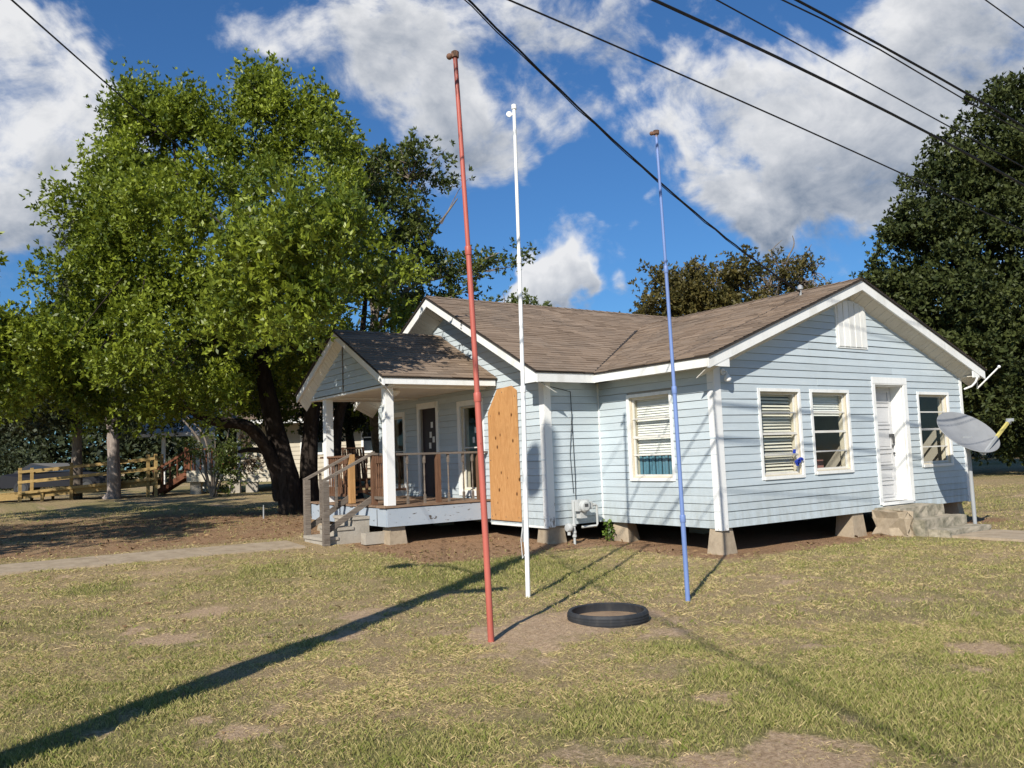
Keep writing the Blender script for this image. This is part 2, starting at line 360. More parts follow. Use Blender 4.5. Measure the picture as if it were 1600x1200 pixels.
# ------------------------------------------------------------------ mesh helpers
class MB:
    def __init__(s): s.v = []; s.f = []; s.t = []
    def poly(s, pts, faces, tint=None):
        o = len(s.v); s.v += [tuple(float(c) for c in p) for p in pts]; s.f += [tuple(i+o for i in f) for f in faces]
        s.t += [(.5 if tint is None else tint)]*len(faces); return s
    def hexa(s, a, tint=None):            # 8 points: bottom ring 0-3, top ring 4-7
        return s.poly(a, [(3,2,1,0),(4,5,6,7),(0,1,5,4),(1,2,6,5),(2,3,7,6),(3,0,4,7)], tint)
    def box(s, x0, x1, y0, y1, z0, z1, tint=None):
        return s.hexa([(x0,y0,z0),(x1,y0,z0),(x1,y1,z0),(x0,y1,z0),(x0,y0,z1),(x1,y0,z1),(x1,y1,z1),(x0,y1,z1)], tint)
    def bar(s, p, q, w, h, up=(0,0,1), tint=None):   # a square bar from p to q
        p = np.array(p, float); q = np.array(q, float); d = q-p; d /= np.linalg.norm(d)
        u = np.array(up, float); sdir = np.cross(d, u); n = np.linalg.norm(sdir)
        if n < 1e-4: sdir = np.cross(d, (1,0,0)); n = np.linalg.norm(sdir)
        sdir /= n; u2 = np.cross(sdir, d)
        a = sdir*w/2; b = u2*h/2
        return s.hexa([p-a-b, p+a-b, p+a+b, p-a+b, q-a-b, q+a-b, q+a+b, q-a+b], tint)
    def tube(s, pts, rad, seg=8, cap=True, tint=None):
        pts = [np.array(p, float) for p in pts]; n = len(pts)
        if np.isscalar(rad): rad = [rad]*n
        ref = np.array((0.0, 0, 1)); rings = []; base = len(s.v); prev = None
        for i in range(n):
            d = pts[min(i+1, n-1)]-pts[max(i-1, 0)]; d /= (np.linalg.norm(d)+1e-9)
            if prev is None:
                a = np.cross(d, ref)
                if np.linalg.norm(a) < .05: a = np.cross(d, (1.0, 0, 0))
            else: a = prev - d*(prev@d)
            a /= np.linalg.norm(a); prev = a; b = np.cross(d, a)
            for k in range(seg):
                th = 2*math.pi*k/seg
                s.v.append(tuple(pts[i]+rad[i]*(math.cos(th)*a+math.sin(th)*b)))
        for i in range(n-1):
            for k in range(seg):
                k2 = (k+1) % seg
                s.f.append((base+i*seg+k, base+i*seg+k2, base+(i+1)*seg+k2, base+(i+1)*seg+k)); s.t.append(.5)
        if cap:
            s.f.append(tuple(base+k for k in reversed(range(seg)))); s.t.append(.5)
            s.f.append(tuple(base+(n-1)*seg+k for k in range(seg))); s.t.append(.5)
        return s
    def lathe(s, prof, c, axis=(0,0,1), seg=24, closed=False):
        ax = np.array(axis, float); ax /= np.linalg.norm(ax)
        a = np.cross(ax, (0,0,1.0));
        if np.linalg.norm(a) < .05: a = np.array((1.0,0,0))
        a /= np.linalg.norm(a); b = np.cross(ax, a); base = len(s.v); c = np.array(c, float)
        for r_, h in prof:
            for k in range(seg):
                th = 2*math.pi*k/seg; s.v.append(tuple(c+ax*h+r_*(math.cos(th)*a+math.sin(th)*b)))
        n = len(prof)
        for i in range(n if closed else n-1):
            j = (i+1) % n
            for k in range(seg):
                k2 = (k+1) % seg; s.f.append((base+i*seg+k, base+i*seg+k2, base+j*seg+k2, base+j*seg+k)); s.t.append(.5)
        return s
    def ball(s, c, r_, seg=10):
        prof = [(max(1e-4, r_*math.sin(math.pi*i/6)), -r_*math.cos(math.pi*i/6)) for i in range(7)]
        return s.lathe(prof, c, (0,0,1), seg)
    def build(s, name, mt, parent=None, smooth=False, tint=False):
        root = parent
        while root is not None and root.parent is not None: root = root.parent
        off = np.array(root.location) if root is not None else np.zeros(3)
        me = bpy.data.meshes.new(name)
        v = np.array(s.v)-off
        me.from_pydata(v.tolist(), [], s.f)
        if tint:
            at_ = me.attributes.new('tint', 'FLOAT', 'FACE'); at_.data.foreach_set('value', np.array(s.t, np.float32))
        me.materials.append(M[mt] if isinstance(mt, str) else mt)
        if smooth: me.shade_smooth(); me.set_sharp_from_angle(angle=R(40))
        me.update()
        o = bpy.data.objects.new(name, me); COL.objects.link(o)
        if parent is not None: o.parent = parent
        return o
def thing(name, label, cat, loc=(0,0,0), group=None):
    o = bpy.data.objects.new(name, None); COL.objects.link(o); o.location = tuple(float(c) for c in loc); o.empty_display_size = .2
    return tag(o, label, cat, group)
def tag(o, label=None, cat=None, group=None, kind=None):
    for k, v in (('label', label), ('category', cat), ('group', group), ('kind', kind)):
        if v: o[k] = v
    return o
def stuff(o): o['kind'] = 'stuff'; return o
def fastmesh(name, verts, nper, tint, mt, parent=None):
    """many separate polygons of nper corners each"""
    root = parent
    while root is not None and root.parent is not None: root = root.parent
    if root is not None: verts = verts-np.array(root.location)
    n = len(verts)//nper; me = bpy.data.meshes.new(name)
    me.vertices.add(len(verts)); me.vertices.foreach_set('co', verts.astype(np.float32).ravel())
    me.loops.add(n*nper); me.loops.foreach_set('vertex_index', np.arange(n*nper, dtype=np.int32))
    me.polygons.add(n); me.polygons.foreach_set('loop_start', np.arange(0, n*nper, nper, dtype=np.int32))
    me.update(calc_edges=True)
    a = me.attributes.new('tint', 'FLOAT', 'FACE'); a.data.foreach_set('value', tint.astype(np.float32))
    me.materials.append(M[mt]); o = bpy.data.objects.new(name, me); COL.objects.link(o)
    if parent is not None: o.parent = parent
    return o

# value noise in numpy
_perm = rng.random((256, 256))
def vnoise(x, y):
    xi = np.floor(x).astype(int); yi = np.floor(y).astype(int); fx = x-xi; fy = y-yi
    fx = fx*fx*(3-2*fx); fy = fy*fy*(3-2*fy)
    a = _perm[xi & 255, yi & 255]; b = _perm[(xi+1) & 255, yi & 255]; c = _perm[xi & 255, (yi+1) & 255]; d = _perm[(xi+1) & 255, (yi+1) & 255]
    return (a*(1-fx)+b*fx)*(1-fy)+(c*(1-fx)+d*fx)*fy
def fbm(x, y, o=4):
    s = 0; a = .5; t = 0
    for i in range(o):
        s = s+a*vnoise(x*2**i+17*i, y*2**i+31*i); t += a; a *= .55
    return s/t

# ------------------------------------------------------------------ ground
def gpt(px, py): q = gp(px, py); return (q[0], q[1])
bare_spots = [(gpt(860,985),.9,.42),(gpt(800,1015),.65,.40),(gpt(960,1040),.7,.32),(gpt(940,972),.5,.6),(gpt(1160,1198),.45,.95),(gpt(320,957),.42,1.0),(gpt(270,1000),.26,1.8),(gpt(1275,1012),.2,1.8),(gpt(1520,1010),.3,1.4),(gpt(560,965),.4,1.2),(gpt(215,985),.2,1.3),(gpt(540,995),.22,1.4),(gpt(390,1140),.35,1.0),(gpt(1180,900),.4,.7),(gpt(1420,940),.4,.7),(gpt(80,1140),.5,.5),(gpt(420,1080),.5,.55),(gpt(200,1000),.3,.55),(gpt(1330,1180),.4,.7),(gpt(900,1190),.3,.5)]
green_and_shadow_spots = [(gpt(800,885),1.1,1.0),(gpt(700,905),.8,.5),(gpt(140,922),.5,1.0),(gpt(1290,1090),.9,.6),(gpt(640,1180),.5,.8),(gpt(1050,1150),.7,.6),(gpt(1560,1130),.7,.7),(gpt(415,890),.35,1.2),(gpt(960,1120),.5,.5),(gpt(1150,1060),.35,.9),(gpt(1230,1085),.35,.9),(gpt(1330,1115),.4,.9),(gpt(1430,1145),.4,.8),(gpt(1060,1015),.35,.8),(gpt(30,1180),.6,.6)]  # greener grass; the row at right paints a cable's soft shadow as green
def fields(x, y):
    """how bare and how green the lawn is"""
    n1 = fbm(x*.9+3, y*.9+7); n2 = fbm(x*2.7+40, y*2.7+11); n3 = fbm(x*.35+9, y*.35+2, 3); n5 = fbm(x*6.1+5, y*6.1+8, 4)
    bare = np.clip((n1-.52)*3.2, 0, 1)*.6+np.clip((n2-.57)*4, 0, 1)*.6
    green = np.clip(.46+(n3-.5)*1.5+(n2-.5)*1.3, 0, 1)
    for (c, r_, w) in bare_spots:
        d = np.hypot(x-c[0], y-c[1])/r_+(n5-.5)*1.7+(n2-.5)*1.3; bare = bare+w*np.clip(1.2-d, 0, 1)*.8
    for (c, r_, w) in green_and_shadow_spots:
        d = np.hypot(x-c[0], y-c[1])/r_+(n5-.5)*1.0+(n2-.5)*1.2; green = green+w*np.clip(1.2-d, 0, 1)
    # litter strip along the house and brown ground under the big tree
    dx = np.maximum(np.maximum(-0.15-x, x-7.2), 0); dy = np.maximum(np.maximum(-.1-y, y-9), 0)
    d1 = np.hypot(dx, dy); d2 = np.hypot(np.maximum(np.maximum(-3.4-x, x-7.2), 0), np.maximum(np.maximum(2.4-y, y-9), 0))
    dd = np.minimum(d1, d2); litter = np.clip(1.25-dd/(.28+.45*n2), 0, 1)
    tr = np.clip(1.5-np.hypot((x+6.5)/8.5, (y-10.5)/5.6), 0, 1)*np.clip((y-6.1)*1.5, 0, 1)*(.55+.9*(n1-.3))
    litter = np.maximum(litter, np.clip(tr*1.15, 0, .8)*(.45+.9*n2))
    return np.clip(bare, 0, 1), np.clip(green, 0, 1.3), np.clip(litter, 0, 1)
def build_ground():
    def axis(lo, hi, step):
        core = np.arange(lo, hi+1e-6, step); out = [1., 2.2, 4, 7, 11, 17, 26, 40, 60, 90, 140, 220, 340, 520, 800]
        fine = np.cumsum([.3, .5, .8]); o2 = fine[-1]+np.array(out)
        e = np.concatenate([fine, o2]); return np.concatenate([(lo-e)[::-1], core, hi+e])
    X = axis(-14, 10, .085); Y = axis(-9, 14, .085)
    gx, gy = np.meshgrid(X, Y, indexing='ij')
    b, g, l = fields(gx, gy)
    z = gz(gx, gy)+(fbm(gx*1.7, gy*1.7)-.5)*.05*(np.hypot(gx+9.58, gy+8.63) < 40)
    mound = gp(870, 985); z = z+.06*np.exp(-((gx-mound[0])**2+(gy-mound[1])**2)/1.6)
    v = np.stack([gx, gy, z], -1).reshape(-1, 3); nx, ny = len(X), len(Y)
    i = np.arange(nx-1)[:, None]*ny+np.arange(ny-1)[None, :]
    f = np.stack([i, i+ny, i+ny+1, i+1], -1).reshape(-1, 4)
    me = bpy.data.meshes.new('ground'); me.vertices.add(len(v)); me.vertices.foreach_set('co', v.astype(np.float32).ravel())
    me.loops.add(len(f)*4); me.loops.foreach_set('vertex_index', f.astype(np.int32).ravel())
    me.polygons.add(len(f)); me.polygons.foreach_set('loop_start', np.arange(0, len(f)*4, 4, dtype=np.int32)); me.update(calc_edges=True)
    for nm, a in (('bare', b), ('green', g), ('litter', l)):
        at_ = me.attributes.new(nm, 'FLOAT', 'POINT'); at_.data.foreach_set('value', a.astype(np.float32).ravel())
    me.shade_smooth()
    def gm(t):
        p = pos(t); A = lambda nm: t.n('ShaderNodeAttribute', attribute_name=nm).outputs['Fac']
        n1 = t.noise(p, 28, 5, .7, .3); n2 = t.noise(p, 95, 3, .7); n3 = t.noise(p, 5, 5, .65, .3); n4 = t.noise(p, .25, 4, .6)
        n2 = t.noise(p, 75, 6, .8); straw = t.mix(t.mapr(n2, .40, .60), (.21, .145, .078), (.60, .455, .255))
        grn = t.mix(t.mapr(n1, .35, .65), (.125, .125, .042), (.35, .325, .125))
        gf = t.math('ADD', A('green'), t.math('MULTIPLY', t.math('SUBTRACT', n3, .5), 1.1))
        c = t.mix(t.math('MULTIPLY', t.mapr(gf, .25, .95), .8), straw, grn)
        c = t.mix(t.math('MULTIPLY', t.mapr(n4, .5, .7), .3), c, (.22, .17, .07))
        soil = t.mix(t.mapr(t.math('ADD', t.math('MULTIPLY', n1, .5), t.math('MULTIPLY', n2, .5)), .40, .60), (.36, .24, .14), (.68, .50, .33))
        bf = t.mapr(t.math('ADD', A('bare'), t.math('MULTIPLY', t.math('SUBTRACT', n1, .5), .9)), .38, .72)
        c = t.mix(bf, c, soil)
        lit_ = t.mix(t.mapr(n2, .42, .60), (.215, .125, .07), (.50, .325, .195))
        lf = t.mapr(t.math('ADD', A('litter'), t.math('MULTIPLY', t.math('SUBTRACT', n1, .5), 1.0)), .35, .7)
        c = t.mix(lf, c, lit_)
        return princ(t, c, .95, 0, .08, t.math('ADD', n1, t.math('MULTIPLY', n2, .6)), .9, .035)
    me.materials.append(mat('lawn_ground', gm))
    o = bpy.data.objects.new('ground', me); COL.objects.link(o); tag(o, 'patchy dry lawn with bare tan soil around the house', kind='structure')
build_ground()

def slab(pts, zoff=.02, depth=.12):
    """a concrete flag lying on the ground; pts counter-clockwise in plan"""
    mb = MB(); n = len(pts)
    top = [(x, y, float(gz(x, y))+zoff+random.uniform(-.004, .004)) for x, y in pts]
    bot = [(x, y, z-depth) for x, y, z in top]
    mb.poly(bot+top, [tuple(range(n, 2*n)), tuple(reversed(range(n)))]+[(i, (i+1) % n, n+(i+1) % n, n+i) for i in range(n)])
    return mb
# left path: flags running to the porch steps
path = bpy.data.objects.new('path', None); COL.objects.link(path); tag(path, 'narrow concrete path across the lawn to the porch steps', kind='structure')
x = -4.45
for k in range(14):
    L = 1.5; ya = 5.02+.04*k; yb = 5.98+.045*k
    slab([(x-L+.015, ya+.04+random.uniform(-.05, .05)), (x, ya+random.uniform(-.05, .05)), (x, yb+random.uniform(-.04, .04)), (x-L+.015, yb+.045+random.uniform(-.05, .05))], .028).build('path_slab', 'path', path); x -= L
path2 = bpy.data.objects.new('path', None); COL.objects.link(path2); tag(path2, 'broken concrete path leading away from the side door steps', kind='structure')
y = -1.25
for k in range(4):
    L = 1.3
    slab([(3.95+random.uniform(-.06, .06), y-L+.02), (5.25, y-L+.02+random.uniform(-.04, .04)), (5.25, y), (3.95, y)], .035).build('path_slab', 'path', path2); y -= L

# ------------------------------------------------------------------ house
Wd, Li, Ld, zb, zt = 6.954, 2.656, 1.174, .387, 2.772
XR, YB = 8.3, 9.0
house = thing('house', 'pale blue clapboard house with brown shingle roof raised on concrete piers', 'house', (2.0, 4.0, .2))
LAP = .1195
def board_piece(P, l0, l1, r0, r1, a, b, tl, jit, board, mt, w):
    nn = max(1, int((r0-l0)/1.3)); pts = []; wob = [random.uniform(-.0035, .0035) for _ in range(nn+1)]; tl2 = tl+random.uniform(-.002, .002)
    for i in range(nn+1):                               # a slightly wavy lower edge
        f = i/nn; ua = l0+(r0-l0)*f; ub = l1+(r1-l1)*f; dz = tl2*(f-.5)+wob[i]; pr = .024+wob[i]*.8+jit
        pts += [P(ua, 0, a+dz), P(ua, pr, a+dz), P(ub, .012, b-.005), P(ub, 0, b-.005)]
    fs = [(0, 1, 2, 3), tuple(nn*4+q for q in (3, 2, 1, 0))]
    for i in range(nn):
        for q in range(4):
            q2 = (q+1) % 4; fs.append((i*4+q2, i*4+q, i*4+4+q, i*4+4+q2))
    MB().poly(pts, fs).build(board, mt, w)
def wall(o, u, n, uL, uR, z0, z1, openings=(), mt='siding', board='siding_board', parent=house, core='inner', th=.11, boards=True, name='wall'):
    """o: plan origin, u: plan direction, n: outward plan normal; uL(z), uR(z) the raked ends"""
    o = np.array((*o, 0.0)); u = np.array((*u, 0.0)); n = np.array((*n, 0.0))
    P = lambda a, d, z: o+u*a+n*d+np.array((0, 0, z))
    # structural core with openings cut
    mb = MB()
    us = sorted({uL(z0), uR(z0), *[q for op in openings for q in op[:2]]}); zt_ = None
    zs = sorted({z0, *[q for op in openings for q in op[2:4]], *[z for z in np.linspace(z0, z1, 14)]})
    for j in range(len(zs)-1):
        a, b = zs[j], zs[j+1]; zm = (a+b)/2
        cuts = sorted([op for op in openings if op[2] < zm < op[3]])
        segs = []; c0 = (uL(a), uL(b))
        for op in cuts:
            segs.append((c0[0], c0[1], op[0], op[0])); c0 = (op[1], op[1])
        segs.append((c0[0], c0[1], uR(a), uR(b)))
        for (l0, l1, r0, r1) in segs:
            if r0-l0 < .01: continue
            r1 = max(r1, l1+.001)
            mb.hexa([P(l0, -th, a), P(r0, -th, a), P(r0, -.002, a), P(l0, -.002, a), P(l1, -th, b), P(r1, -th, b), P(r1, -.002, b), P(l1, -.002, b)])
    w = mb.build(name, core, parent)
    if not boards: return w, P
    z = z0
    while z < z1-.02:
        a = z; b = min(z+LAP, z1); zm = (a+b)/2; jit = random.uniform(-.002, .003); tl = random.uniform(-.003, .003)
        cuts = sorted([op for op in openings if op[2]-.03 < zm < op[3]+.03])
        segs = []; c0 = (uL(a), uL(b))
        for op in cuts:
            segs.append((c0[0], c0[1], op[0]-.05, op[0]-.05)); c0 = (op[1]+.05, op[1]+.05)
        segs.append((c0[0], c0[1], uR(a), uR(b)))
        for (l0, l1, r0, r1) in segs:
            if r0-l0 < .03: continue
            r1 = max(r1, l1+.002)
            pieces = [(l0, l1, r0, r1)]
            if r0-l0 > 2.2 and r1-l1 > 1.6 and random.random() < .62:      # a butt joint between two lengths of board
                cj = max(l0, l1)+(min(r0, r1)-max(l0, l1))*random.uniform(.25, .75); pieces = [(l0, l1, cj-.002, cj-.002), (cj+.002, cj+.002, r0, r1)]
            for (l0, l1, r0, r1) in pieces:
                board_piece(P, l0, l1, r0, r1, a, b, tl, jit, board, mt, w)
            continue
        z += LAP
    return w, P

def window(P, u0, u1, z0, z1, bars=(.25, .5, .75), blind=None, trim='white', parent=house, glassd=-.05, tw=.05, jamb='jamb'):
    """frame with jamb lining, cross bars, glass; P maps (along, out, up)"""
    mb = MB()
    def bx(m_, a, b, d0, d1, c, d): m_.hexa([P(a, d0, c), P(b, d0, c), P(b, d1, c), P(a, d1, c), P(a, d0, d), P(b, d0, d), P(b, d1, d), P(a, d1, d)])
    bx(mb, u0-tw, u0, -.005, .032, z0-tw, z1+tw); bx(mb, u1, u1+tw, -.005, .032, z0-tw, z1+tw)
    bx(mb, u0, u1, -.005, .034, z1, z1+tw); bx(mb, u0-.002, u1+.002, -.005, .045, z0-tw, z0)
    fr = mb.build('window', trim, parent)
    j = MB(); t = .022
    bx(j, u0+.001, u0+t, -.16, -.006, z0, z1); bx(j, u1-t, u1-.001, -.16, -.006, z0, z1); bx(j, u0+t, u1-t, -.16, -.006, z1-t, z1-.001); bx(j, u0+t, u1-t, -.16, -.006, z0+.001, z0+t)
    j.build('jamb', jamb, fr)
    for i, f in enumerate(bars):
        z = z0+(z1-z0)*f; h = .019 if i == 1 else .012
        s = MB(); bx(s, u0+t, u1-t, glassd-.012, glassd+.024, z-h, z+h); s.build('cross_bar', 'sash', fr)
    s = MB(); e = .028
    bx(s, u0+t, u0+t+e, glassd-.014, glassd+.014, z0+t, z1-t); bx(s, u1-t-e, u1-t, glassd-.014, glassd+.014, z0+t, z1-t)
    bx(s, u0+t+e, u1-t-e, glassd-.014, glassd+.014, z1-t-.02, z1-t); bx(s, u0+t+e, u1-t-e, glassd-.014, glassd+.014, z0+t, z0+t+.03); s.build('sash', 'sash', fr)
    g = MB(); bx(g, u0+t+.004, u1-t-.004, glassd-.003, glassd, z0+t+.004, z1-t-.004); g.build('glass', 'glass', fr)
    if blind:
        zbot, tilt, gap, bm = blind
        bl = MB(); z = z1-.05
        while z > zbot:
            w = .024; dz = w*math.sin(tilt); dd = w*math.cos(tilt); sk = random.uniform(-.003, .003)
            uu0, uu1 = u0+t+.01, u1-t-.02
            bl.hexa([P(uu0, -.135-dd, z+dz+sk), P(uu1, -.135-dd, z+dz-sk), P(uu1, -.135+dd, z-dz-sk), P(uu0, -.135+dd, z-dz+sk),
                     P(uu0, -.135-dd, z+dz+sk+.002), P(uu1, -.135-dd, z+dz-sk+.002), P(uu1, -.135+dd, z-dz-sk+.002), P(uu0, -.135+dd, z-dz+sk+.002)])
            z -= gap*random.uniform(.9, 1.1)
        stuff(bl.build('blinds', bm, fr))
    return fr

# wing gable wall (faces -Y)
SW = .3735
gtop = lambda xx: 2.895+SW*min(xx, Wd-xx)
gL = lambda z: 0.0 if z <= 2.895 else (z-2.895)/SW
gR = lambda z: Wd if z <= 2.895 else Wd-(z-2.895)/SW
zpk = 2.895+SW*Wd/2
w1 = (.99, 1.93, 1.10, 2.42); w2 = (2.28, 3.24, 1.13, 2.42); w3 = (5.43, 6.42, 1.13, 2.42)
dr = (4.06, 4.94, .52, 2.58); vent = (3.06, 3.93, 3.19, 4.02)
ops = [w1, w2, w3, dr]
wg, PG = wall((0, 0), (1, 0), (0, -1), gL, gR, zb, zpk-.01, ops)
window(PG, *w1, blind=(1.14, .85, .051, 'blind'))
window(PG, *w2, blind=(2.05, .9, .040, 'blindwhite'))
window(PG, *w3)
# gable vent: boxed board with battens
mb = MB()
def bxP(mb, P, a, b, d0, d1, c, d): return mb.hexa([P(a, d0, c), P(b, d0, c), P(b, d1, c), P(a, d1, c), P(a, d0, d), P(b, d0, d), P(b, d1, d), P(a, d1, d)])
bxP(mb, PG, vent[0], vent[1], .0, .035, vent[2], vent[3]); gv = mb.build('gable_vent', 'white', house)
for k in range(5):
    a = vent[0]+.03+k*(vent[1]-vent[0]-.06)/5
    b = MB(); bxP(b, PG, a+.012, a+.15, .036, .048+.003*(k % 2), vent[2]+.03, vent[3]-.02-.05*abs(k-2)*.3); b.build('vent_board', 'white', gv)
# door with trim
mb = MB(); tw = .11
bxP(mb, PG, dr[0]-.08, dr[0], -.005, .036, zb+.10, dr[3]+.02); bxP(mb, PG, dr[1], dr[1]+tw, -.005, .036, zb+.10, dr[3]+.02); bxP(mb, PG, dr[0]-.08, dr[1]+tw, -.005, .040, dr[3]+.02, dr[3]+.13)
bxP(mb, PG, dr[0], dr[1], -.005, .034, dr[3], dr[3]+.02)
bxP(mb, PG, dr[0]+.002, dr[0]+.02, -.26, -.006, dr[2], dr[3]); bxP(mb, PG, dr[1]-.02, dr[1]-.002, -.26, -.006, dr[2], dr[3]); bxP(mb, PG, dr[0]+.02, dr[1]-.02, -.26, -.006, dr[3]-.02, dr[3]-.002)
bxP(mb, PG, dr[0]-.02, dr[1]+.02, -.26, .06, dr[2]-.05, dr[2])
dframe = mb.build('door_frame', 'white', house)
mb = MB(); bxP(mb, PG, dr[0]+.021, dr[1]-.021, -.25, -.215, dr[2]+.004, dr[3]-.021); door = mb.build('door', 'door', house)
for (a, b) in ((.06, .30), (.36, .58), (.64, .86), (.92, 1.30), (1.36, 1.70), (1.76, 1.97)):
    pn = MB(); za, zb_ = dr[2]+a, dr[2]+b; ua, ub = dr[0]+.12, dr[1]-.12
    for (q0, q1, y0, y1) in ((ua, ub, zb_-.02, zb_), (ua, ub, za, za+.02), (ua, ua+.02, za+.02, zb_-.02), (ub-.02, ub, za+.02, zb_-.02)):
        bxP(pn, PG, q0, q1, -.2145, -.200, y0, y1)
    bxP(pn, PG, ua+.05, ub-.05, -.2145, -.207, za+.05, zb_-.05); pn.build('door_panel', 'door', door)
hb = MB(); bxP(hb, PG, dr[1]-.17, dr[1]-.04, -.2145, -.185, 1.66, 1.71); bxP(hb, PG, dr[1]-.10, dr[1]-.06, -.19, -.165, 1.54, 1.66); hb.lathe([(.03, 0), (.03, .012), (.012, .012), (.012, .0)], PG(dr[1]-.09, -.20, 1.49), (0, -1, 0), 12); hb.build('hasp', 'darkmetal', door)
kn = MB(); kn.ball(PG(dr[1]-.08, -.185, 1.36), .022); kn.build('door_knob', 'darkmetal', door, True)
# wing side wall (faces -X), from the back corner towards the camera
wside = (.92, 1.86, 1.13, 2.45)
PSu0, PSu1 = Li-wside[1], Li-wside[0]
ws, PS = wall((0, Li), (0, -1), (-1, 0), lambda z: 0.0, lambda z: Li, zb, zt, [(PSu0, PSu1, wside[2], wside[3])])
window(PS, PSu0, PSu1, wside[2], wside[3], bars=(.28, .5, .73), blind=(1.50, 1.05, .040, 'blindwhite'))
mb = MB()
for k in range(12):
    a = PSu0+.03+k*.074; bxP(mb, PS, a, a+.05, -.16-.012*(k % 2), -.14-.012*(k % 2), wside[2]+.02, wside[2]+.46)
stuff(mb.build('curtain', 'teal', house))
# main block: front return (faces -Y) and gable end (faces -X)
wf, PF = wall((-Ld, Li), (1, 0), (0, -1), lambda z: 0.0, lambda z: Ld, zb, zt)
SM = .512
ymid = 5.81
mtop0 = 2.90
mL = lambda z: 0.0 if z <= mtop0 else (z-mtop0)/SM
depthM = 2*(ymid-Li)
mRt = lambda z: depthM if z <= mtop0 else depthM-(z-mtop0)/SM
pw = (4.62-Li, 5.36-Li, .95, 2.55); pd = (6.30-Li, 7.00-Li, .80, 2.60); pw2 = (7.75-Li, 8.35-Li, 1.0, 2.5)
PMo = [(pw), (pd), (pw2)]
def PMraw(a, d, z): return np.array((-Ld-d, Li+a, z))
# the gable-end wall runs +Y from the corner; outward is -X
wm, PM = wall((-Ld, Li), (0, 1), (-1, 0), mL, mRt, zb, mtop0+SM*depthM/2-.01, PMo)
window(PM, *pw, bars=(.5,), trim='white', tw=.10)
window(PM, *pw2, bars=(.5,), trim='white', tw=.10)
mb = MB()
bxP(mb, PM, pd[0]-.10, pd[0], -.005, .034, .81, pd[3]+.12); bxP(mb, PM, pd[1], pd[1]+.10, -.005, .034, .81, pd[3]+.12); bxP(mb, PM, pd[0], pd[1], -.005, .034, pd[3], pd[3]+.12)
mb.build('door_frame', 'white', house)
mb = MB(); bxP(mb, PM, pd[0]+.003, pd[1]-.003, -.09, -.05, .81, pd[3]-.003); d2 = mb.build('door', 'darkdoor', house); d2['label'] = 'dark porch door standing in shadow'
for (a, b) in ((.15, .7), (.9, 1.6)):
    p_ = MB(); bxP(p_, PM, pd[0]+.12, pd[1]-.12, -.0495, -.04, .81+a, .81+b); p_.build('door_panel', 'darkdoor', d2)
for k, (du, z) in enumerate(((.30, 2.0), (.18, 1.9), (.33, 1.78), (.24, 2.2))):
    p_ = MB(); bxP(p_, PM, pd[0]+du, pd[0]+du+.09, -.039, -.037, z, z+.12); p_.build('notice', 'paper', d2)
for k, (du, z) in enumerate(((.25, 2.02), (.33, 1.84), (.12, 2.25))):
    p_ = MB(); bxP(p_, PM, pw[0]+du, pw[0]+du+.08, -.047, -.045, z, z+.11); p_.build('notice', 'paper', house)
# hidden back and right walls close the rooms
wall((XR, Li), (0, 1), (1, 0), lambda z: 0., lambda z: YB-Li, 0.05, zt, boards=False)
wall((Wd, 0), (0, 1), (1, 0), lambda z: 0., lambda z: Li, zb, zt, boards=False)
wall((-Ld, YB), (1, 0), (0, 1), lambda z: 0., lambda z: XR+Ld, 0.05, zt, boards=False)
wall((Wd, Li), (1, 0), (0, -1), lambda z: 0., lambda z: XR-Wd, zb, zt, boards=False)
mb = MB(); mb.box(.11, Wd-.11, .115, Li+.3, zb+.04, zb+.115); mb.box(-Ld+.115, XR-.12, Li+.301, YB-.12, zb+.04, zb+.115); mb.build('floor', 'floor', house)
mb = MB(); mb.box(.12, Wd-.12, .12, Li+.3, zt-.06, zt-.02); mb.box(-Ld+.12, XR-.12, Li+.301, YB-.12, zt-.06, zt-.02); mb.build('ceiling', 'inner', house)
mb = MB(); mb.box(-1., Wd, Li+.4, Li+.5, zb+.12, zt-.07); mb.box(3.7, 3.8, .12, Li+.39, zb+.12, zt-.07); mb.build('partition', 'inner', house)
# a dresser seen through the second window
mb = MB(); mb.box(2.3, 3.2, .5, .9, zb+.12, 1.30); mb.build('dresser_top', 'pink', house)
mb = MB(); mb.box(-Ld-.03, -Ld-.001, Li, 4.36, zb-.035, zb-.001); mb.build('drip_board', 'white', house)
# corner boards
def corner(x, y, sx, sy, z0, z1, w=.115):
    mb = MB(); t = .027
    x0, x1 = sorted((x+sx*t, x-sx*w)); y0, y1 = sorted((y+sy*.002, y+sy*t)); mb.box(x0, x1, y0, y1, z0, z1)
    x0, x1 = sorted((x+sx*.002, x+sx*(t-.002))); y0, y1 = sorted((y, y-sy*w)); mb.box(x0, x1, y0, y1, z0, z1)
    return mb.build('corner_board', 'oldwhite', house)
corner(0, 0, -1, -1, zb-.03, zt); corner(-Ld, Li, -1, -1, zb-.02, zt); corner(Wd, 0, 1, -1, zb-.02, 2.90, .06)
mb = MB(); mb.box(-.035, -.002, Li-.035, Li-.002, zb-.01, zt); mb.build('corner_strip', 'white', house)

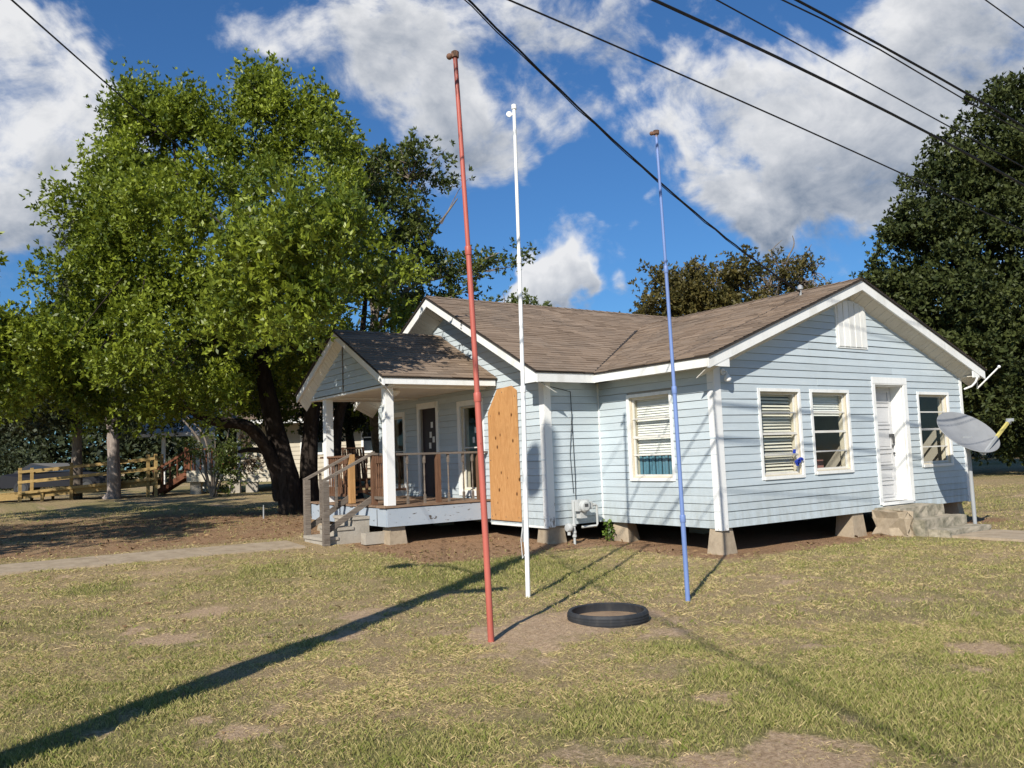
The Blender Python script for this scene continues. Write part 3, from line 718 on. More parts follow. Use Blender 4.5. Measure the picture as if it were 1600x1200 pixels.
# roofs ------------------------------------------------------------
def slope(e0, e1, r1, r0, th=.032, seed=1, skip=None):
    """e0-e1 along the eave, r0-r1 along the ridge: roof deck slab and its shingle courses"""
    e0, e1, r0, r1 = [np.array(q, float) for q in (e0, e1, r0, r1)]
    nrm = np.cross(e1-e0, r0-e0); nrm /= np.linalg.norm(nrm)
    if nrm[2] < 0: nrm = -nrm
    d = nrm*th
    mb = MB(); mb.hexa([e0-d, e1-d, r1-d, r0-d, e0-nrm*.004, e1-nrm*.004, r1-nrm*.004, r0-nrm*.004])
    deck = mb.build('roof', 'dark_edge', house)
    sh = MB(); rr = random.Random(seed); Lv = np.linalg.norm(r0-e0); nc = int(Lv/.115)
    for i in range(nc):
        v0, v1 = i/nc, min(1, (i+1.12)/nc)
        a0, a1 = e0+(r0-e0)*v0, e1+(r1-e1)*v0; b0, b1 = e0+(r0-e0)*v1, e1+(r1-e1)*v1
        Lu = np.linalg.norm(a1-a0); n = max(1, int(Lu/.31)); cuts = [0]+[(k+rr.uniform(-.3, .3)+(.5 if i % 2 else 0))/n for k in range(1, n)]+[1]
        cuts = sorted(min(1, max(0, c)) for c in cuts)
        for k in range(len(cuts)-1):
            c0, c1 = cuts[k], cuts[k+1]
            if c1-c0 < .002: continue
            lift = .011+rr.uniform(-.003, .004); sl_ = rr.uniform(-.008, .008)
            dn = (e0-r0)/Lv*sl_
            p = [a0+(a1-a0)*c0+nrm*lift+dn, a0+(a1-a0)*c1+nrm*lift+dn, b0+(b1-b0)*c1+nrm*.003, b0+(b1-b0)*c0+nrm*.003, a0+(a1-a0)*c0-nrm*.003, a0+(a1-a0)*c1-nrm*.003]
            sh.poly(p, [(0, 1, 2, 3), (4, 5, 1, 0)], min(1, max(0, rr.gauss(.5, .17))))
    stuff(sh.build('shingles', 'roof', deck, tint=True))
    return deck
def ridgecap(a, b, n1, n2):
    a = np.array(a, float); b = np.array(b, float); L = np.linalg.norm(b-a); n = int(L/.2); cap = MB()
    n1 = np.array(n1); n2 = np.array(n2)
    for k in range(n):
        p = a+(b-a)*k/n; q = a+(b-a)*(k+1.1)/n; up = np.array((0, 0, .012)); up2 = np.array((0, 0, .022))
        cap.poly([p+up2, q+up, q+n1*.12+up, p+n1*.12+up2, p+n2*.12+up2, q+n2*.12+up], [(0, 1, 2, 3), (0, 4, 5, 1)], random.uniform(.2, .7))
    stuff(cap.build('ridge_cap', 'roof', house, tint=True))
def rake(p, q, h=.185, t=.032, out=(0, -1, 0), mt='white'):
    """white fascia board following a rake from eave tip p to peak q, hanging h below"""
    p = np.array(p, float); q = np.array(q, float); o = np.array(out, float)*t; dz = np.array((0, 0, h)); up = np.array((0, 0, .038))
    mb = MB(); mb.hexa([p-dz, q-dz, q-dz+o, p-dz+o, p-up, q-up, q-up+o, p-up+o]); return mb.build('fascia', mt, house)
def fascia(p, q, h=.17, t=.03, out=(-1, 0, 0), mt='white'): return rake(p, q, h, t, out, mt)
RX = Wd/2; ex = .41; ez = 2.915; rz = ez+SW*(RX+ex)
yf = -.30
o_ = .03; oz = o_*SW
slope((-ex-o_, yf-o_, ez-oz), (-ex-o_, 5.2, ez-oz), (RX, 5.2, rz), (RX, yf-o_, rz), seed=3)
slope((Wd+ex+o_, 5.2, ez-oz), (Wd+ex+o_, yf-o_, ez-oz), (RX, yf-o_, rz), (RX, 5.2, rz), seed=4)
rake((-ex, yf+.03, ez), (RX, yf+.03, rz), .20); rake((Wd+ex, yf+.03, ez), (RX, yf+.03, rz), .20)
fascia((-ex+.03, yf+.035, ez), (-ex+.03, 2.25, ez), .175)
fascia((Wd+ex-.03, 5.0, ez), (Wd+ex-.03, yf+.035, ez), .175, out=(1, 0, 0))
# rake soffit planks (seen from below) and eave soffits
def rsoffit(p, q, wv, mt='soffit', drop=.12, step=.105):
    p = np.array(p, float); q = np.array(q, float); wv = np.array(wv, float); L = np.linalg.norm(q-p); n = int(L/step); mb = MB(); dz = np.array((0, 0, drop)); t = np.array((0, 0, .014))
    for k in range(n):
        a = p+(q-p)*(k+.03)/n; b = p+(q-p)*(k+.97)/n; j = np.array((0, 0, random.uniform(-.003, .003)))
        mb.hexa([a-dz+j, b-dz+j, b-dz+wv+j, a-dz+wv+j, a-dz+t, b-dz+t, b-dz+wv+t, a-dz+wv+t])
    return stuff(mb.build('soffit', mt, house))
rsoffit((-ex+.04, yf+.035, ez), (RX, yf+.035, rz), (0, .262, -.16), drop=.165); rsoffit((Wd+ex-.04, yf+.035, ez), (RX, yf+.035, rz), (0, .262, -.16), drop=.165)
def esoffit(x0, x1, y0, y1, z, along, mt='soffit'):
    mb = MB(); L = (x1-x0) if along == 'x' else (y1-y0); n = max(1, int(L/.11))
    for k in range(n):
        a = k/n+.002; b = (k+1)/n-.002
        if along == 'x': mb.box(x0+(x1-x0)*a, x0+(x1-x0)*b, y0, y1, z, z+.012)
        else: mb.box(x0, x1, y0+(y1-y0)*a, y0+(y1-y0)*b, z, z+.012)
    return stuff(mb.build('soffit', mt, house))
esoffit(-ex+.035, .0, yf+.04, 2.25, zt-.005, 'y'); esoffit(Wd, Wd+ex-.035, yf+.04, 2.5, zt-.005, 'y')
# box return at the front eave corners
mb = MB(); mb.box(-ex+.002, .012, yf+.006, yf+.028, ez-.165, ez-.09); mb.hexa([(-.20, yf+.004, ez-.17), (.03, yf+.004, ez-.17), (.03, yf+.026, ez-.17), (-.20, yf+.026, ez-.17), (-.20, yf+.004, ez-.09), (.03, yf+.004, ez+.02), (.03, yf+.026, ez+.02), (-.20, yf+.026, ez-.09)]); mb.build('cornice_return', 'white', house)
mb = MB(); mb.hexa([(Wd+.20, yf+.004, ez-.17), (Wd-.03, yf+.004, ez-.17), (Wd-.03, yf+.026, ez-.17), (Wd+.20, yf+.026, ez-.17), (Wd+.20, yf+.004, ez-.09), (Wd-.03, yf+.004, ez+.02), (Wd-.03, yf+.026, ez+.02), (Wd+.20, yf+.026, ez-.09)]); mb.build('cornice_return', 'white', house)
# main roof
mx0 = -1.61; me_y = 2.25; mez = 2.925; mrz = mez+SM*(ymid-me_y)
oz = o_*SM
slope((mx0-o_, me_y-o_, mez-oz), (XR+.4, me_y-o_, mez-oz), (XR+.4, ymid, mrz), (mx0-o_, ymid, mrz), seed=5)
slope((XR+.4, 2*ymid-me_y+o_, mez-oz), (mx0-o_, 2*ymid-me_y+o_, mez-oz), (mx0-o_, ymid, mrz), (XR+.4, ymid, mrz), seed=6)
ridgecap((mx0, ymid, mrz), (XR+.4, ymid, mrz), (0, -.89, -.456), (0, .89, -.456)); ridgecap((RX, yf, rz), (RX, 4.8, rz), (-.937, 0, -.35), (.937, 0, -.35))
rake((mx0+.03, me_y, mez), (mx0+.03, ymid, mrz), .20, out=(-1, 0, 0)); rake((mx0+.03, 2*ymid-me_y, mez), (mx0+.03, ymid, mrz), .20, out=(-1, 0, 0))
fascia((mx0+.035, me_y+.03, mez), (-ex+.03, me_y+.03, mez), .19, out=(0, -1, 0)); fascia((Wd+ex, me_y+.03, mez), (XR+.4, me_y+.03, mez), .19, out=(0, -1, 0))
rsoffit((mx0+.035, me_y+.05, mez), (mx0+.035, ymid, mrz), (.40, 0, -.20), drop=.17); rsoffit((mx0+.035, 2*ymid-me_y-.05, mez), (mx0+.035, ymid, mrz), (.40, 0, -.20), drop=.17)
esoffit(mx0+.04, -ex+.03, me_y+.035, Li, zt-.004, 'x')
mb = MB(); mb.hexa([(mx0+.002, 2.27, mez-.19), (mx0+.024, 2.27, mez-.19), (mx0+.024, 2.66, mez-.19), (mx0+.002, 2.66, mez-.19), (mx0+.002, 2.27, mez-.1), (mx0+.024, 2.27, mez-.1), (mx0+.024, 2.66, mez+.09), (mx0+.002, 2.66, mez+.09)]); mb.build('cornice_return', 'white', house)
# metal valley strip between the two roofs
va = np.array((-ex, me_y, ez)); vslope = SW/SM
vb = va+np.array((3.2, 3.2*vslope, 3.2*SW)); mb = MB(); mb.bar(va+np.array((.03, .03, .022)), vb+np.array((0, 0, .022)), .06, .012); mb.build('valley_strip', 'dark_edge', house)
# service mast on the roof
mast = on(1250, 447, 0, 3.0)
mb = MB(); mb.tube([(3.0, mast[1], 3.9), (3.0, mast[1], mast[2]-.03)], .022, 8); mb.lathe([(.001, .06), (.045, .03), (.05, -.03), (.022, -.05)], (3.0, mast[1], mast[2]-.03), seg=10); mb.build('service_mast', 'galv', house, True)

# porch --------------------------------------------------------------
PX0, PX1, PY0, PY1, PZ = -3.27, -Ld-.025, 4.36, 7.75, .80
dk = MB(); dk.box(PX0+.05, PX1, PY0+.05, PY1-.05, .60, PZ-.045); deck = dk.build('porch_deck', 'greywood', house)
yy = PY0-.03; k = 0
while yy < PY1:
    b = MB(); j = random.uniform(-.004, .006); e = random.uniform(-.02, .01)
    b.box(PX0-.03+e, PX1, yy, min(yy+.132, PY1+.03), PZ-.032+j, PZ+j); b.build('deck_board', 'deckwood', deck); yy += .138
for args in ((PX0, PX1, PY0-.012, PY0+.016), (PX0-.012, PX0+.016, PY0+.0165, PY1), (PX0, PX1, PY1-.02, PY1)):
    b = MB(); b.box(*args, .455, PZ-.045); b.build('porch_skirt', 'peel', house)
b = MB(); b.box(PX0-.02, PX0-.0125, PY0+.35, PY0+.362, .46, .74); b.build('skirt_gap', 'darkmetal', house)
def pier(x, y, s0, s1, z1, mt='concrete', rot=0.0):
    z0 = float(gz(x, y))-.1; mb = MB(); c, s = math.cos(rot), math.sin(rot)
    def q(r_, z): return [(x+c*a*r_-s*b*r_, y+s*a*r_+c*b*r_, z) for a, b in ((-1, -1), (1, -1), (1, 1), (-1, 1))]
    mb.hexa(q(s0, z0)+q(s1, z1)); return mb.build('pier', mt, house)
pier(-3.05, 4.56, .175, .135, .454); pier(-3.05, 7.5, .175, .135, .454)
pier(.12, .13, .17, .115, zb-.003, rot=.1); pier(-Ld+.17, Li+.17, .19, .15, zb-.003); pier(.2, 2.35, .20, .13, zb-.003, rot=.3); pier(3.35, .16, .19, .15, zb-.003); pier(6.72, .2, .19, .12, zb-.003, rot=.2); pier(1.9, 2.2, .17, .14, zb-.003); pier(5, 2.4, .17, .14, zb-.003); pier(-Ld+.2, 6.5, .17, .14, zb-.003); pier(3.4, 4.5, .17, .14, zb-.003); pier(.5, 6, .17, .14, zb-.003)
def post(x, y, z0, z1, w, mt='oldwhite', name='porch_post'):
    mb = MB(); mb.box(x-w, x+w, y-w, y+w, z0, z1); o = mb.build(name, mt, house); return o
post(-3.165, 4.46, PZ+.006, 2.80, .075); post(-3.165, 7.10, PZ+.006, 2.80, .075)
# porch roof: ridge along X
py_, pe0, pe1 = 6.03, 4.02, 8.04; pxe = -3.45; pez = 2.975; SP = .515; prz = pez+SP*(py_-pe0)
oz = o_*SP
slope((pxe-o_, pe0-o_, pez-oz), (-Ld-.035, pe0-o_, pez-oz), (-Ld-.035, py_, prz), (pxe-o_, py_, prz), seed=8)
slope((-Ld-.035, pe1+o_, pez-oz), (pxe-o_, pe1+o_, pez-oz), (pxe-o_, py_, prz), (-Ld-.035, py_, prz), seed=9)
ridgecap((pxe, py_, prz), (-Ld-.04, py_, prz), (0, -.89, -.456), (0, .89, -.456))
rake((pxe+.03, pe0, pez), (pxe+.03, py_, prz), .17, out=(-1, 0, 0), mt='oldwhite'); rake((pxe+.03, pe1, pez), (pxe+.03, py_, prz), .17, out=(-1, 0, 0), mt='oldwhite')
fascia((pxe+.035, pe0+.03, pez), (-Ld-.06, pe0+.03, pez), .145, out=(0, -1, 0)); fascia((-Ld-.06, pe1-.03, pez), (pxe+.035, pe1-.03, pez), .145, out=(0, 1, 0))
rsoffit((pxe+.035, pe0+.05, pez), (pxe+.035, py_, prz), (.155, 0, -.20), drop=.15); rsoffit((pxe+.035, pe1-.05, pez), (pxe+.035, py_, prz), (.155, 0, -.20), drop=.15)
mb = MB()
for k in range(20):
    a = PX0+.02+(PX1-PX0-.02)*k/20; mb.box(a+.002, a+.1045, pe0+.035, pe1-.035, 2.838, 2.852)
stuff(mb.build('porch_ceiling', 'soffit', house))
b = MB(); b.box(PX0-.02, PX0+.10, pe0+.15, pe1-.15, 2.802, 2.836); b.build('porch_beam', 'white', house); b = MB(); b.box(PX0+.11, PX1, PY0+.03, PY0+.15, 2.802, 2.836); b.build('porch_beam', 'white', house); b = MB(); b.box(PX0+.11, PX1, 7.03, 7.15, 2.802, 2.836); b.build('porch_beam', 'white', house)
# small gable wall of the porch roof
gz0 = 2.86
wall((PX0, pe0+.28), (0, 1), (-1, 0), lambda z: max(0, (z-gz0-.03)/SP), lambda z: (pe1-pe0-.56)-max(0, (z-gz0-.03)/SP), gz0, gz0+SP*(pe1-pe0-.56)/2, mt='siding', th=.05, name='porch_gable')
mb = MB(); mb.box(PX0-.03, PX0-.024, py_-.02, py_+.02, gz0, prz-.2); mb.build('gable_strip', 'greywood', house)
# globe light, wall lamp
mb = MB(); mb.lathe([(.001, -.09), (.07, -.075), (.11, -.03), (.115, .0), (.09, .03)], (-2.75, 5.05, 2.80), seg=16); mb.build('ceiling_light', 'paper', house, True)
mb = MB(); lx, lz = .17, 2.64
mb.tube([(lx, -.02, lz+.06), (lx, -.10, lz+.06), (lx, -.12, lz+.02)], .012, 6); mb.lathe([(.001, .02), (.02, .015), (.05, -.03), (.058, -.055), (.045, -.085), (.001, -.10)], (lx, -.12, lz), seg=12); mb.lathe([(.05, 0), (.05, .015), (.001, .02)], (lx, -.026, lz+.06), (0, -1, 0), 12); mb.build('wall_lamp', 'paper', house, True)
# deck railings
def turned(x, y, z0, z1, r_=.019, mt='greywood', parent=None):
    H = z1-z0; mb = MB(); mb.box(x-r_, x+r_, y-r_, y+r_, z0, z0+.18*H); mb.box(x-r_, x+r_, y-r_, y+r_, z0+.82*H, z1)
    prof = [(r_*.9, .18), (r_*.55, .21), (r_*.95, .26), (r_*.8, .40), (r_*.55, .52), (r_*.9, .60), (r_*.75, .72), (r_*.5, .79), (r_*.9, .82)]
    mb.lathe([(a, b*H) for a, b in prof], (x, y, z0), seg=8); return mb.build('baluster', mt, parent, True)
rl = MB(); rl.bar((PX0+.16, 4.445, 1.665), (PX1, 4.445, 1.655), .07, .035); rail = rl.build('railing', 'greywood', house)
for xx in (-2.83, -2.50, -2.02, -1.71, -1.52): turned(xx, 4.445, PZ+.01, 1.648, .018, 'greywood', rail)
b = MB(); b.box(-2.27, -2.19, 4.405, 4.485, PZ+.005, 1.647); b.build('rail_post', 'brownwood', rail); b = MB(); b.box(-1.42, -1.34, 4.405, 4.485, PZ+.005, 1.637); b.build('rail_post', 'brownwood', rail)
b = MB(); b.bar((-3.205, 4.54, .93), (-3.205, 4.93, .93), .05, .05); b.build('bottom_rail', 'greywood', house)
rl = MB(); rl.bar((-3.205, 4.56, 1.67), (-3.205, 5.02, 1.69), .07, .035); rail2 = rl.build('railing', 'greywood', house)
for yy in (4.62, 4.70, 4.78, 4.86): turned(-3.205, yy, .956, 1.65, .022, 'brownwood', rail2)
b = MB(); b.box(-3.25, -3.16, 4.935, 5.025, PZ+.008, 1.67); b.build('rail_post', 'brownwood', rail2)
b = MB(); b.box(-3.25, -3.15, 5.90, 6.00, PZ+.008, 1.70); o = b.build('rail_post', 'newwood', house); o['label'] = 'fresh orange wooden rail post'
b = MB(); b.bar((-3.2, 6.0, .95), (-3.2, 7.03, .95), .05, .05); b.build('bottom_rail', 'brownwood', house)
rl = MB(); rl.bar((-3.2, 6.0, 1.67), (-3.2, 7.03, 1.67), .07, .035); rail3 = rl.build('railing', 'brownwood', house)
for k in range(9): turned(-3.2, 6.09+.11*k, .976, 1.652, .020, 'brownwood', rail3)
b = MB(); b.bar((-3.1, 7.68, .95), (PX1, 7.68, .95), .05, .05); b.build('bottom_rail', 'brownwood', house)
rl = MB(); rl.bar((-3.1, 7.68, 1.67), (PX1, 7.68, 1.67), .07, .035); rail4 = rl.build('railing', 'brownwood', house)
for k in range(12): turned(-3.0+.15*k, 7.68, .976, 1.652, .020, 'brownwood', rail4)
# stair rails
def stairrail(y, x0, x1, zt0, zt1, zg, bal):
    rl = MB(); rl.bar((x0, y, zt0), (x1-.05, y, zt1), .085, .04); o = rl.build('stair_rail', 'greywood', house)
    b = MB(); b.box(x1-.05, x1+.05, y-.05, y+.05, zg-.1, zt1-.0); b.build('rail_post', 'greywood', o)
    b = MB(); b.bar((x0, y+.06, .93), (x1+.02, y+.06, .40), .04, .09); b.build('stringer', 'greywood', o)
    for f in bal:
        b = MB(); xx = x0+(x1-x0)*f; zz = zt0+(zt1-zt0)*f; b.box(xx-.018, xx+.018, y-.018, y+.018, .93-.5*f, zz-.02); b.build('baluster', 'greywood', o)
    return o
q = on(508, 752, 1, 4.97); stairrail(4.97, -3.2, q[0], 1.715, q[2], float(gz(0, 4.97)), ())
q2 = on(479, 750, 1, 5.95); stairrail(5.95, -3.2, q2[0], 1.70, q2[2], float(gz(0, 5.95)), (.35, .7))

# porch concrete steps (a cast unit standing on the ground)
st = thing('concrete_steps', 'cast concrete porch steps with stepped side between grey handrails', 'steps', (-3.8, 5.45, .2))
g0 = float(gz(0, 5.4))
for k, (x0, x1, z1) in enumerate(((-3.58, -3.285, .62), (-3.86, -3.581, .46), (-4.14, -3.861, .31))):
    mb = MB(); mb.box(x0, x1, 5.04, 5.86, g0-.1, z1-.05); mb.box(x0-.02, x1-.001, 5.02, 5.88, z1-.0499, z1); mb.build('step', 'block', st)
# loose block with hollow cores beside the steps
cbp = (-3.30, 4.72, float(gz(0, 4.72)))
cb = thing('concrete_block', 'hollow grey concrete block lying beside the porch steps', 'concrete block', cbp)
mb = MB(); x, y, z = cbp; L, Hh, D = .40, .19, .19
mb.box(x-.25, x+.15, y-.1, y-.06, z, z+Hh); 
for a in (-.25, -.07, .11): mb.box(x+a, x+a+.04, y-.0599, y+.059, z, z+Hh)
mb.box(x-.25, x+.15, y+.06, y+.09, z, z+Hh); mb.build('block', 'block', cb)
# chair on the porch
cp = on(563, 775, 2, PZ)
ch = thing('wooden_chair', 'slatted wooden rocking chair standing on the porch deck', 'chair', (cp[0], cp[1], PZ))
x, y, z = cp; 
def cb_(name, *bars):
    mb = MB()
    for p, q, w, h in bars: mb.bar((x+p[0], y+p[1], z+p[2]), (x+q[0], y+q[1], z+q[2]), w, h)
    return mb.build(name, 'brownwood', ch)
for sx in (-.25, .25):
    cb_('rocker', ((sx, -.38, .05), (sx, 0, .015), .03, .04), ((sx, 0, .015), (sx, .42, .07), .03, .04)); cb_('leg', ((sx, -.24, .04), (sx, -.24, .58), .04, .04)); cb_('leg', ((sx, .2, .03), (sx, .36, 1.1), .04, .04)); cb_('armrest', ((sx, -.3, .6), (sx, .3, .6), .07, .025))
for k in range(6): cb_('seat_slat', ((-.25, -.25+k*.09, .38-.01*k), (.25, -.25+k*.09, .38-.01*k), .07, .02))
for k in range(6): cb_('back_slat', ((-.19+k*.076, .24, .38), (-.19+k*.076, .36, 1.05), .045, .018))
cb_('top_rail', ((-.25, .365, 1.08), (.25, .365, 1.08), .09, .03)); cb_('stretcher', ((-.25, .2, .2), (.25, .2, .2), .03, .03), ((-.25, -.24, .2), (.25, -.24, .2), .03, .03))

# plywood sheet over a window of the gable end
q0, q1, q2, q3 = 3.36, 4.33, .435, 2.78
pp = thing('plywood_panel', 'orange knotty plywood sheet with clipped corners boarding up a window', 'plywood sheet', (-Ld-.05, 3.85, .44))
prof = [(3.39, .435), (4.335, .44), (4.33, 2.36), (4.0, 2.765), (3.55, 2.79), (3.40, 2.70)]
mb = MB(); n = len(prof); A = [(-Ld-.048, a, b) for a, b in prof]; B = [(-Ld-.030, a, b) for a, b in prof]
mb.poly(A+B, [tuple(range(n)), tuple(reversed(range(n, 2*n)))]+[(i, n+i, n+(i+1) % n, (i+1) % n) for i in range(n)]); mb.build('panel', 'ply', pp)
mb = MB()
for (a, b) in ((3.45, 2.6), (4.25, 2.3), (3.45, 1.6), (4.28, 1.5), (3.45, .5), (4.28, .5), (3.85, 2.7), (3.85, .5)): mb.lathe([(.001, .003), (.009, .002), (.011, 0)], (-Ld-.048, a, b), (-1, 0, 0), 8)
mb.build('screw', 'darkmetal', pp)

# wall cable with hook
mb = MB(); c0 = on(891, 612, 1, Li-.03); xx = c0[0]
mb.tube([(xx, Li-.035, c0[2]), (xx+.01, Li-.035, 1.9), (xx+.02, Li-.04, 1.2), (xx+.02, Li-.03, .62)], .006, 5); mb.tube([(xx, Li-.05, c0[2]-.35), (xx-.06, Li-.03, 1.55), (xx-.02, Li-.03, .9)], .005, 5); mb.tube([(-Ld+.12, Li-.03, c0[2]+.08), (xx, Li-.035, c0[2])], .005, 5)
mb.build('wall_cable', 'cable', house)

# gas meter ---------------------------------------------------------
gx, gy = -.79, 2.42; gg = float(gz(gx, gy))
gm = thing('gas_meter', 'grey gas meter and pipework standing at the blue wall corner', 'gas meter', (gx, gy, gg))
mb = MB(); mb.tube([(-.84, gy, gg-.05), (-.84, gy, .78)], .021, 8); mb.build('riser_pipe', 'meter', gm, True)
mb = MB()
for z_ in (.22, .28, .40): mb.lathe([(.022, -.02), (.036, -.02), (.036, .02), (.022, .02)], (-.84, gy, z_), seg=8)
mb.build('fitting', 'meter', gm)
mb = MB(); mb.lathe([(.001, -.05), (.06, -.045), (.075, -.01), (.075, .01), (.06, .045), (.001, .05)], (-.95, gy, .36), (1, 0, 0), 14); mb.tube([(-.95, gy, .36), (-.84, gy, .40)], .018, 8); mb.lathe([(.03, 0), (.03, -.07), (.001, -.07)], (-.95, gy, .31), seg=10); mb.build('regulator', 'meter', gm, True)
mb = MB(); mb.box(-.82, -.58, gy-.10, gy+.07, .62, .80); mb.lathe([(.10, 0), (.10, .05), (.07, .07), (.001, .07)], (-.70, gy-.10, .70), (0, -1, 0), 16); mb.box(-.76, -.62, gy-.08, gy+.05, .50, .62); mb.build('meter_body', 'meter', gm, False)
mb = MB(); mb.box(-.735, -.665, gy-.176, gy-.171, .69, .74); mb.build('dial', 'darkmetal', gm)
mb = MB(); mb.tube([(-.58, gy, .70), (-.36, gy, .70), (-.34, gy, .68), (-.34, gy, .38), (-.36, gy, .35), (-.60, gy+.1, .34)], .021, 8); mb.build('outlet_pipe', 'meter', gm, True)
mb = MB(); mb.box(-.52, -.46, gy-.04, gy+.04, .64, .76); mb.lathe([(.028, -.03), (.028, .03)], (-.42, gy, .70), (1, 0, 0), 8); mb.build('valve', 'meter', gm)
# vine by the pier
def leaves(c, L, W_, outward=None, up=.4, rr=rng):
    """four-cornered leaves at points c"""
    n = len(c); a = rr.normal(size=(n, 3))
    if outward is not None: a = a+outward*.9
    a[:, 2] += .1; a /= np.linalg.norm(a, axis=1)[:, None]
    nr = rr.normal(size=(n, 3)); nr[:, 2] += up
    if outward is not None: nr += outward*.6
    b = np.cross(nr, a); b /= (np.linalg.norm(b, axis=1)[:, None]+1e-9)
    l = L*rr.uniform(.7, 1.3, (n, 1)); w = l*W_
    v = np.stack([c, c+a*l*.45+b*w*.5, c+a*l, c+a*l*.45-b*w*.5], 1)
    return v.reshape(-1, 3)
vn = thing('vine', 'green leafy vine climbing at the inner corner pier', 'vine', (-.12, 2.3, .08))
c = np.stack([rng.normal(-.10, .035, 110), rng.normal(2.42, .05, 110), rng.uniform(.08, .42, 110)], 1); fastmesh('foliage', leaves(c, .06, .7), 4, rng.random(110), 'leaf_vine', vn)
mb = MB(); mb.tube([(-.1, 2.42, .03), (-.12, 2.40, .25), (-.08, 2.42, .42)], .006, 5); mb.build('stem', 'twig', vn)

# side door steps ----------------------------------------------------
ss = thing('concrete_steps', 'crumbling mossy concrete steps below the white side door', 'steps', (4.6, -.6, 0))
def rough_box(x0, x1, y0, y1, z0, z1, a=.012, n=5):
    mb = MB(); g = lambda q0, q1, m_: [q0+(q1-q0)*i/m_ for i in range(m_+1)]
    X_, Y_, Z_ = g(x0, x1, n*2), g(y0, y1, n), g(z0, z1, n); idx = {}
    def vid(i, j, k):
        if (i, j, k) not in idx:
            idx[(i, j, k)] = len(mb.v); mb.v.append((X_[i]+random.uniform(-a, a), Y_[j]+random.uniform(-a, a), Z_[k]+random.uniform(-a*.5, a*.5)))
        return idx[(i, j, k)]
    nx, ny, nz = n*2, n, n
    def face(f): mb.f.append(f); mb.t.append(.5)
    for i in range(nx):
        for j in range(ny):
            face((vid(i, j, nz), vid(i+1, j, nz), vid(i+1, j+1, nz), vid(i, j+1, nz)))
        for k in range(nz):
            face((vid(i, 0, k), vid(i+1, 0, k), vid(i+1, 0, k+1), vid(i, 0, k+1))); face((vid(i+1, ny, k), vid(i, ny, k), vid(i, ny, k+1), vid(i+1, ny, k+1)))
    for j in range(ny):
        for k in range(nz):
            face((vid(0, j+1, k), vid(0, j, k), vid(0, j, k+1), vid(0, j+1, k+1))); face((vid(nx, j, k), vid(nx, j+1, k), vid(nx, j+1, k+1), vid(nx, j, k+1)))
    return mb
rough_box(3.78, 5.13, -.50, -.03, -.1, .45, .012).build('step', 'mossy', ss)
rough_box(3.86, 5.20, -.86, -.505, -.1, .27, .01).build('step', 'mossy', ss)
rough_box(3.95, 5.26, -1.22, -.865, -.1, .11, .008).build('step', 'mossy', ss)
rough_box(3.70, 3.86, -.66, -.06, -.1, .40, .05, 4).build('rubble_side', 'concrete', ss)

# satellite dish -----------------------------------------------------
sd = thing('satellite_dish', 'big grey satellite dish on a steel post by the side door', 'satellite dish', (5.37, -.9, 0.02))
dn = np.array((-.23, -.65, .73)); dn /= np.linalg.norm(dn); dc = on(1513, 674, 1, -.98)
a_ = np.cross(dn, (0, 0, 1)); a_ /= np.linalg.norm(a_); b_ = np.cross(a_, dn)    # b_ points up the dish
mb = MB(); prof = [(.001, -.105)]+[(r_*.525, -.10*(1-r_*r_)) for r_ in (.2, .4, .6, .8, .95, 1.0)]+[(.533, -.006), (.520, -.016)]+[(r_*.525, -.10*(1-r_*r_)-.014) for r_ in (.8, .5, .2)]+[(.001, -.12)]
mb.lathe(prof, dc, dn, 40); mb.build('reflector', 'dish', sd, True)
mb = MB(); mb.tube([(5.37, -.9, -.05), (5.35, -.9, 1.30), tuple(dc-dn*.16)], [.034, .034, .03], 10); mb.build('post', 'galv', sd, True)
edge = dc-b_*.515+a_*.04; tip = on(1578, 656, 1, -1.35)
mb = MB(); mb.bar(dc-dn*.13-b_*.15, edge-dn*.05, .05, .05); mb.bar(edge-dn*.05, edge+(tip-edge)*.45, .035, .045); mb.build('feed_arm', 'galv', sd)
mb = MB(); mb.bar(edge+(tip-edge)*.45, edge+(tip-edge)*.9, .038, .05); mb.build('arm_tape', 'yellow', sd)
mb = MB(); v_ = (tip-edge)/np.linalg.norm(tip-edge); mb.tube([edge+(tip-edge)*.9, tip], .03, 8); mb.lathe([(.035, 0), (.05, .06), (.001, .07)], tip, -dn, 10); mb.bar(tip-a_*.06, tip+a_*.06, .05, .05); mb.build('feed_horn', 'galv', sd)
mb = MB(); mb.bar(dc-dn*.15-a_*.1, dc-dn*.15+a_*.1, .16, .05); mb.tube([dc-dn*.14-a_*.25, dc-dn*.13-b_*.3], .015, 6); mb.build('bracket', 'galv', sd)
# old dish mount at the eave
jm = thing('antenna_mount', 'bent white antenna mount with loose arm at the right roof corner', 'antenna mount', (7.1, -.05, 2.6))
p1 = on(1507, 608, 0, 7.05); p2 = on(1519, 603, 0, 7.05); p3 = on(1527, 590, 0, 7.05)
mb = MB(); mb.tube([p1, p2, (p2+p3)/2+np.array((0, -.02, .0)), p3], .02, 8); mb.build('mast', 'polewhite', jm, True)
pa, pb = on(1527, 607, 0, 7.25), on(1561, 573, 0, 7.25)
pm_ = (pa+pb)/2+np.array((0, 0, .0)); 
mb = MB(); mb.tube([pa, pm_, pa+(pb-pa)*.85+np.array((0, 0, .0)), pb], .016, 8); mb.ball(pb, .03); mb.build('arm', 'polewhite', jm, True)
mb = MB(); mb.bar(p3, pa, .02, .02); mb.build('clamp', 'galv', jm)
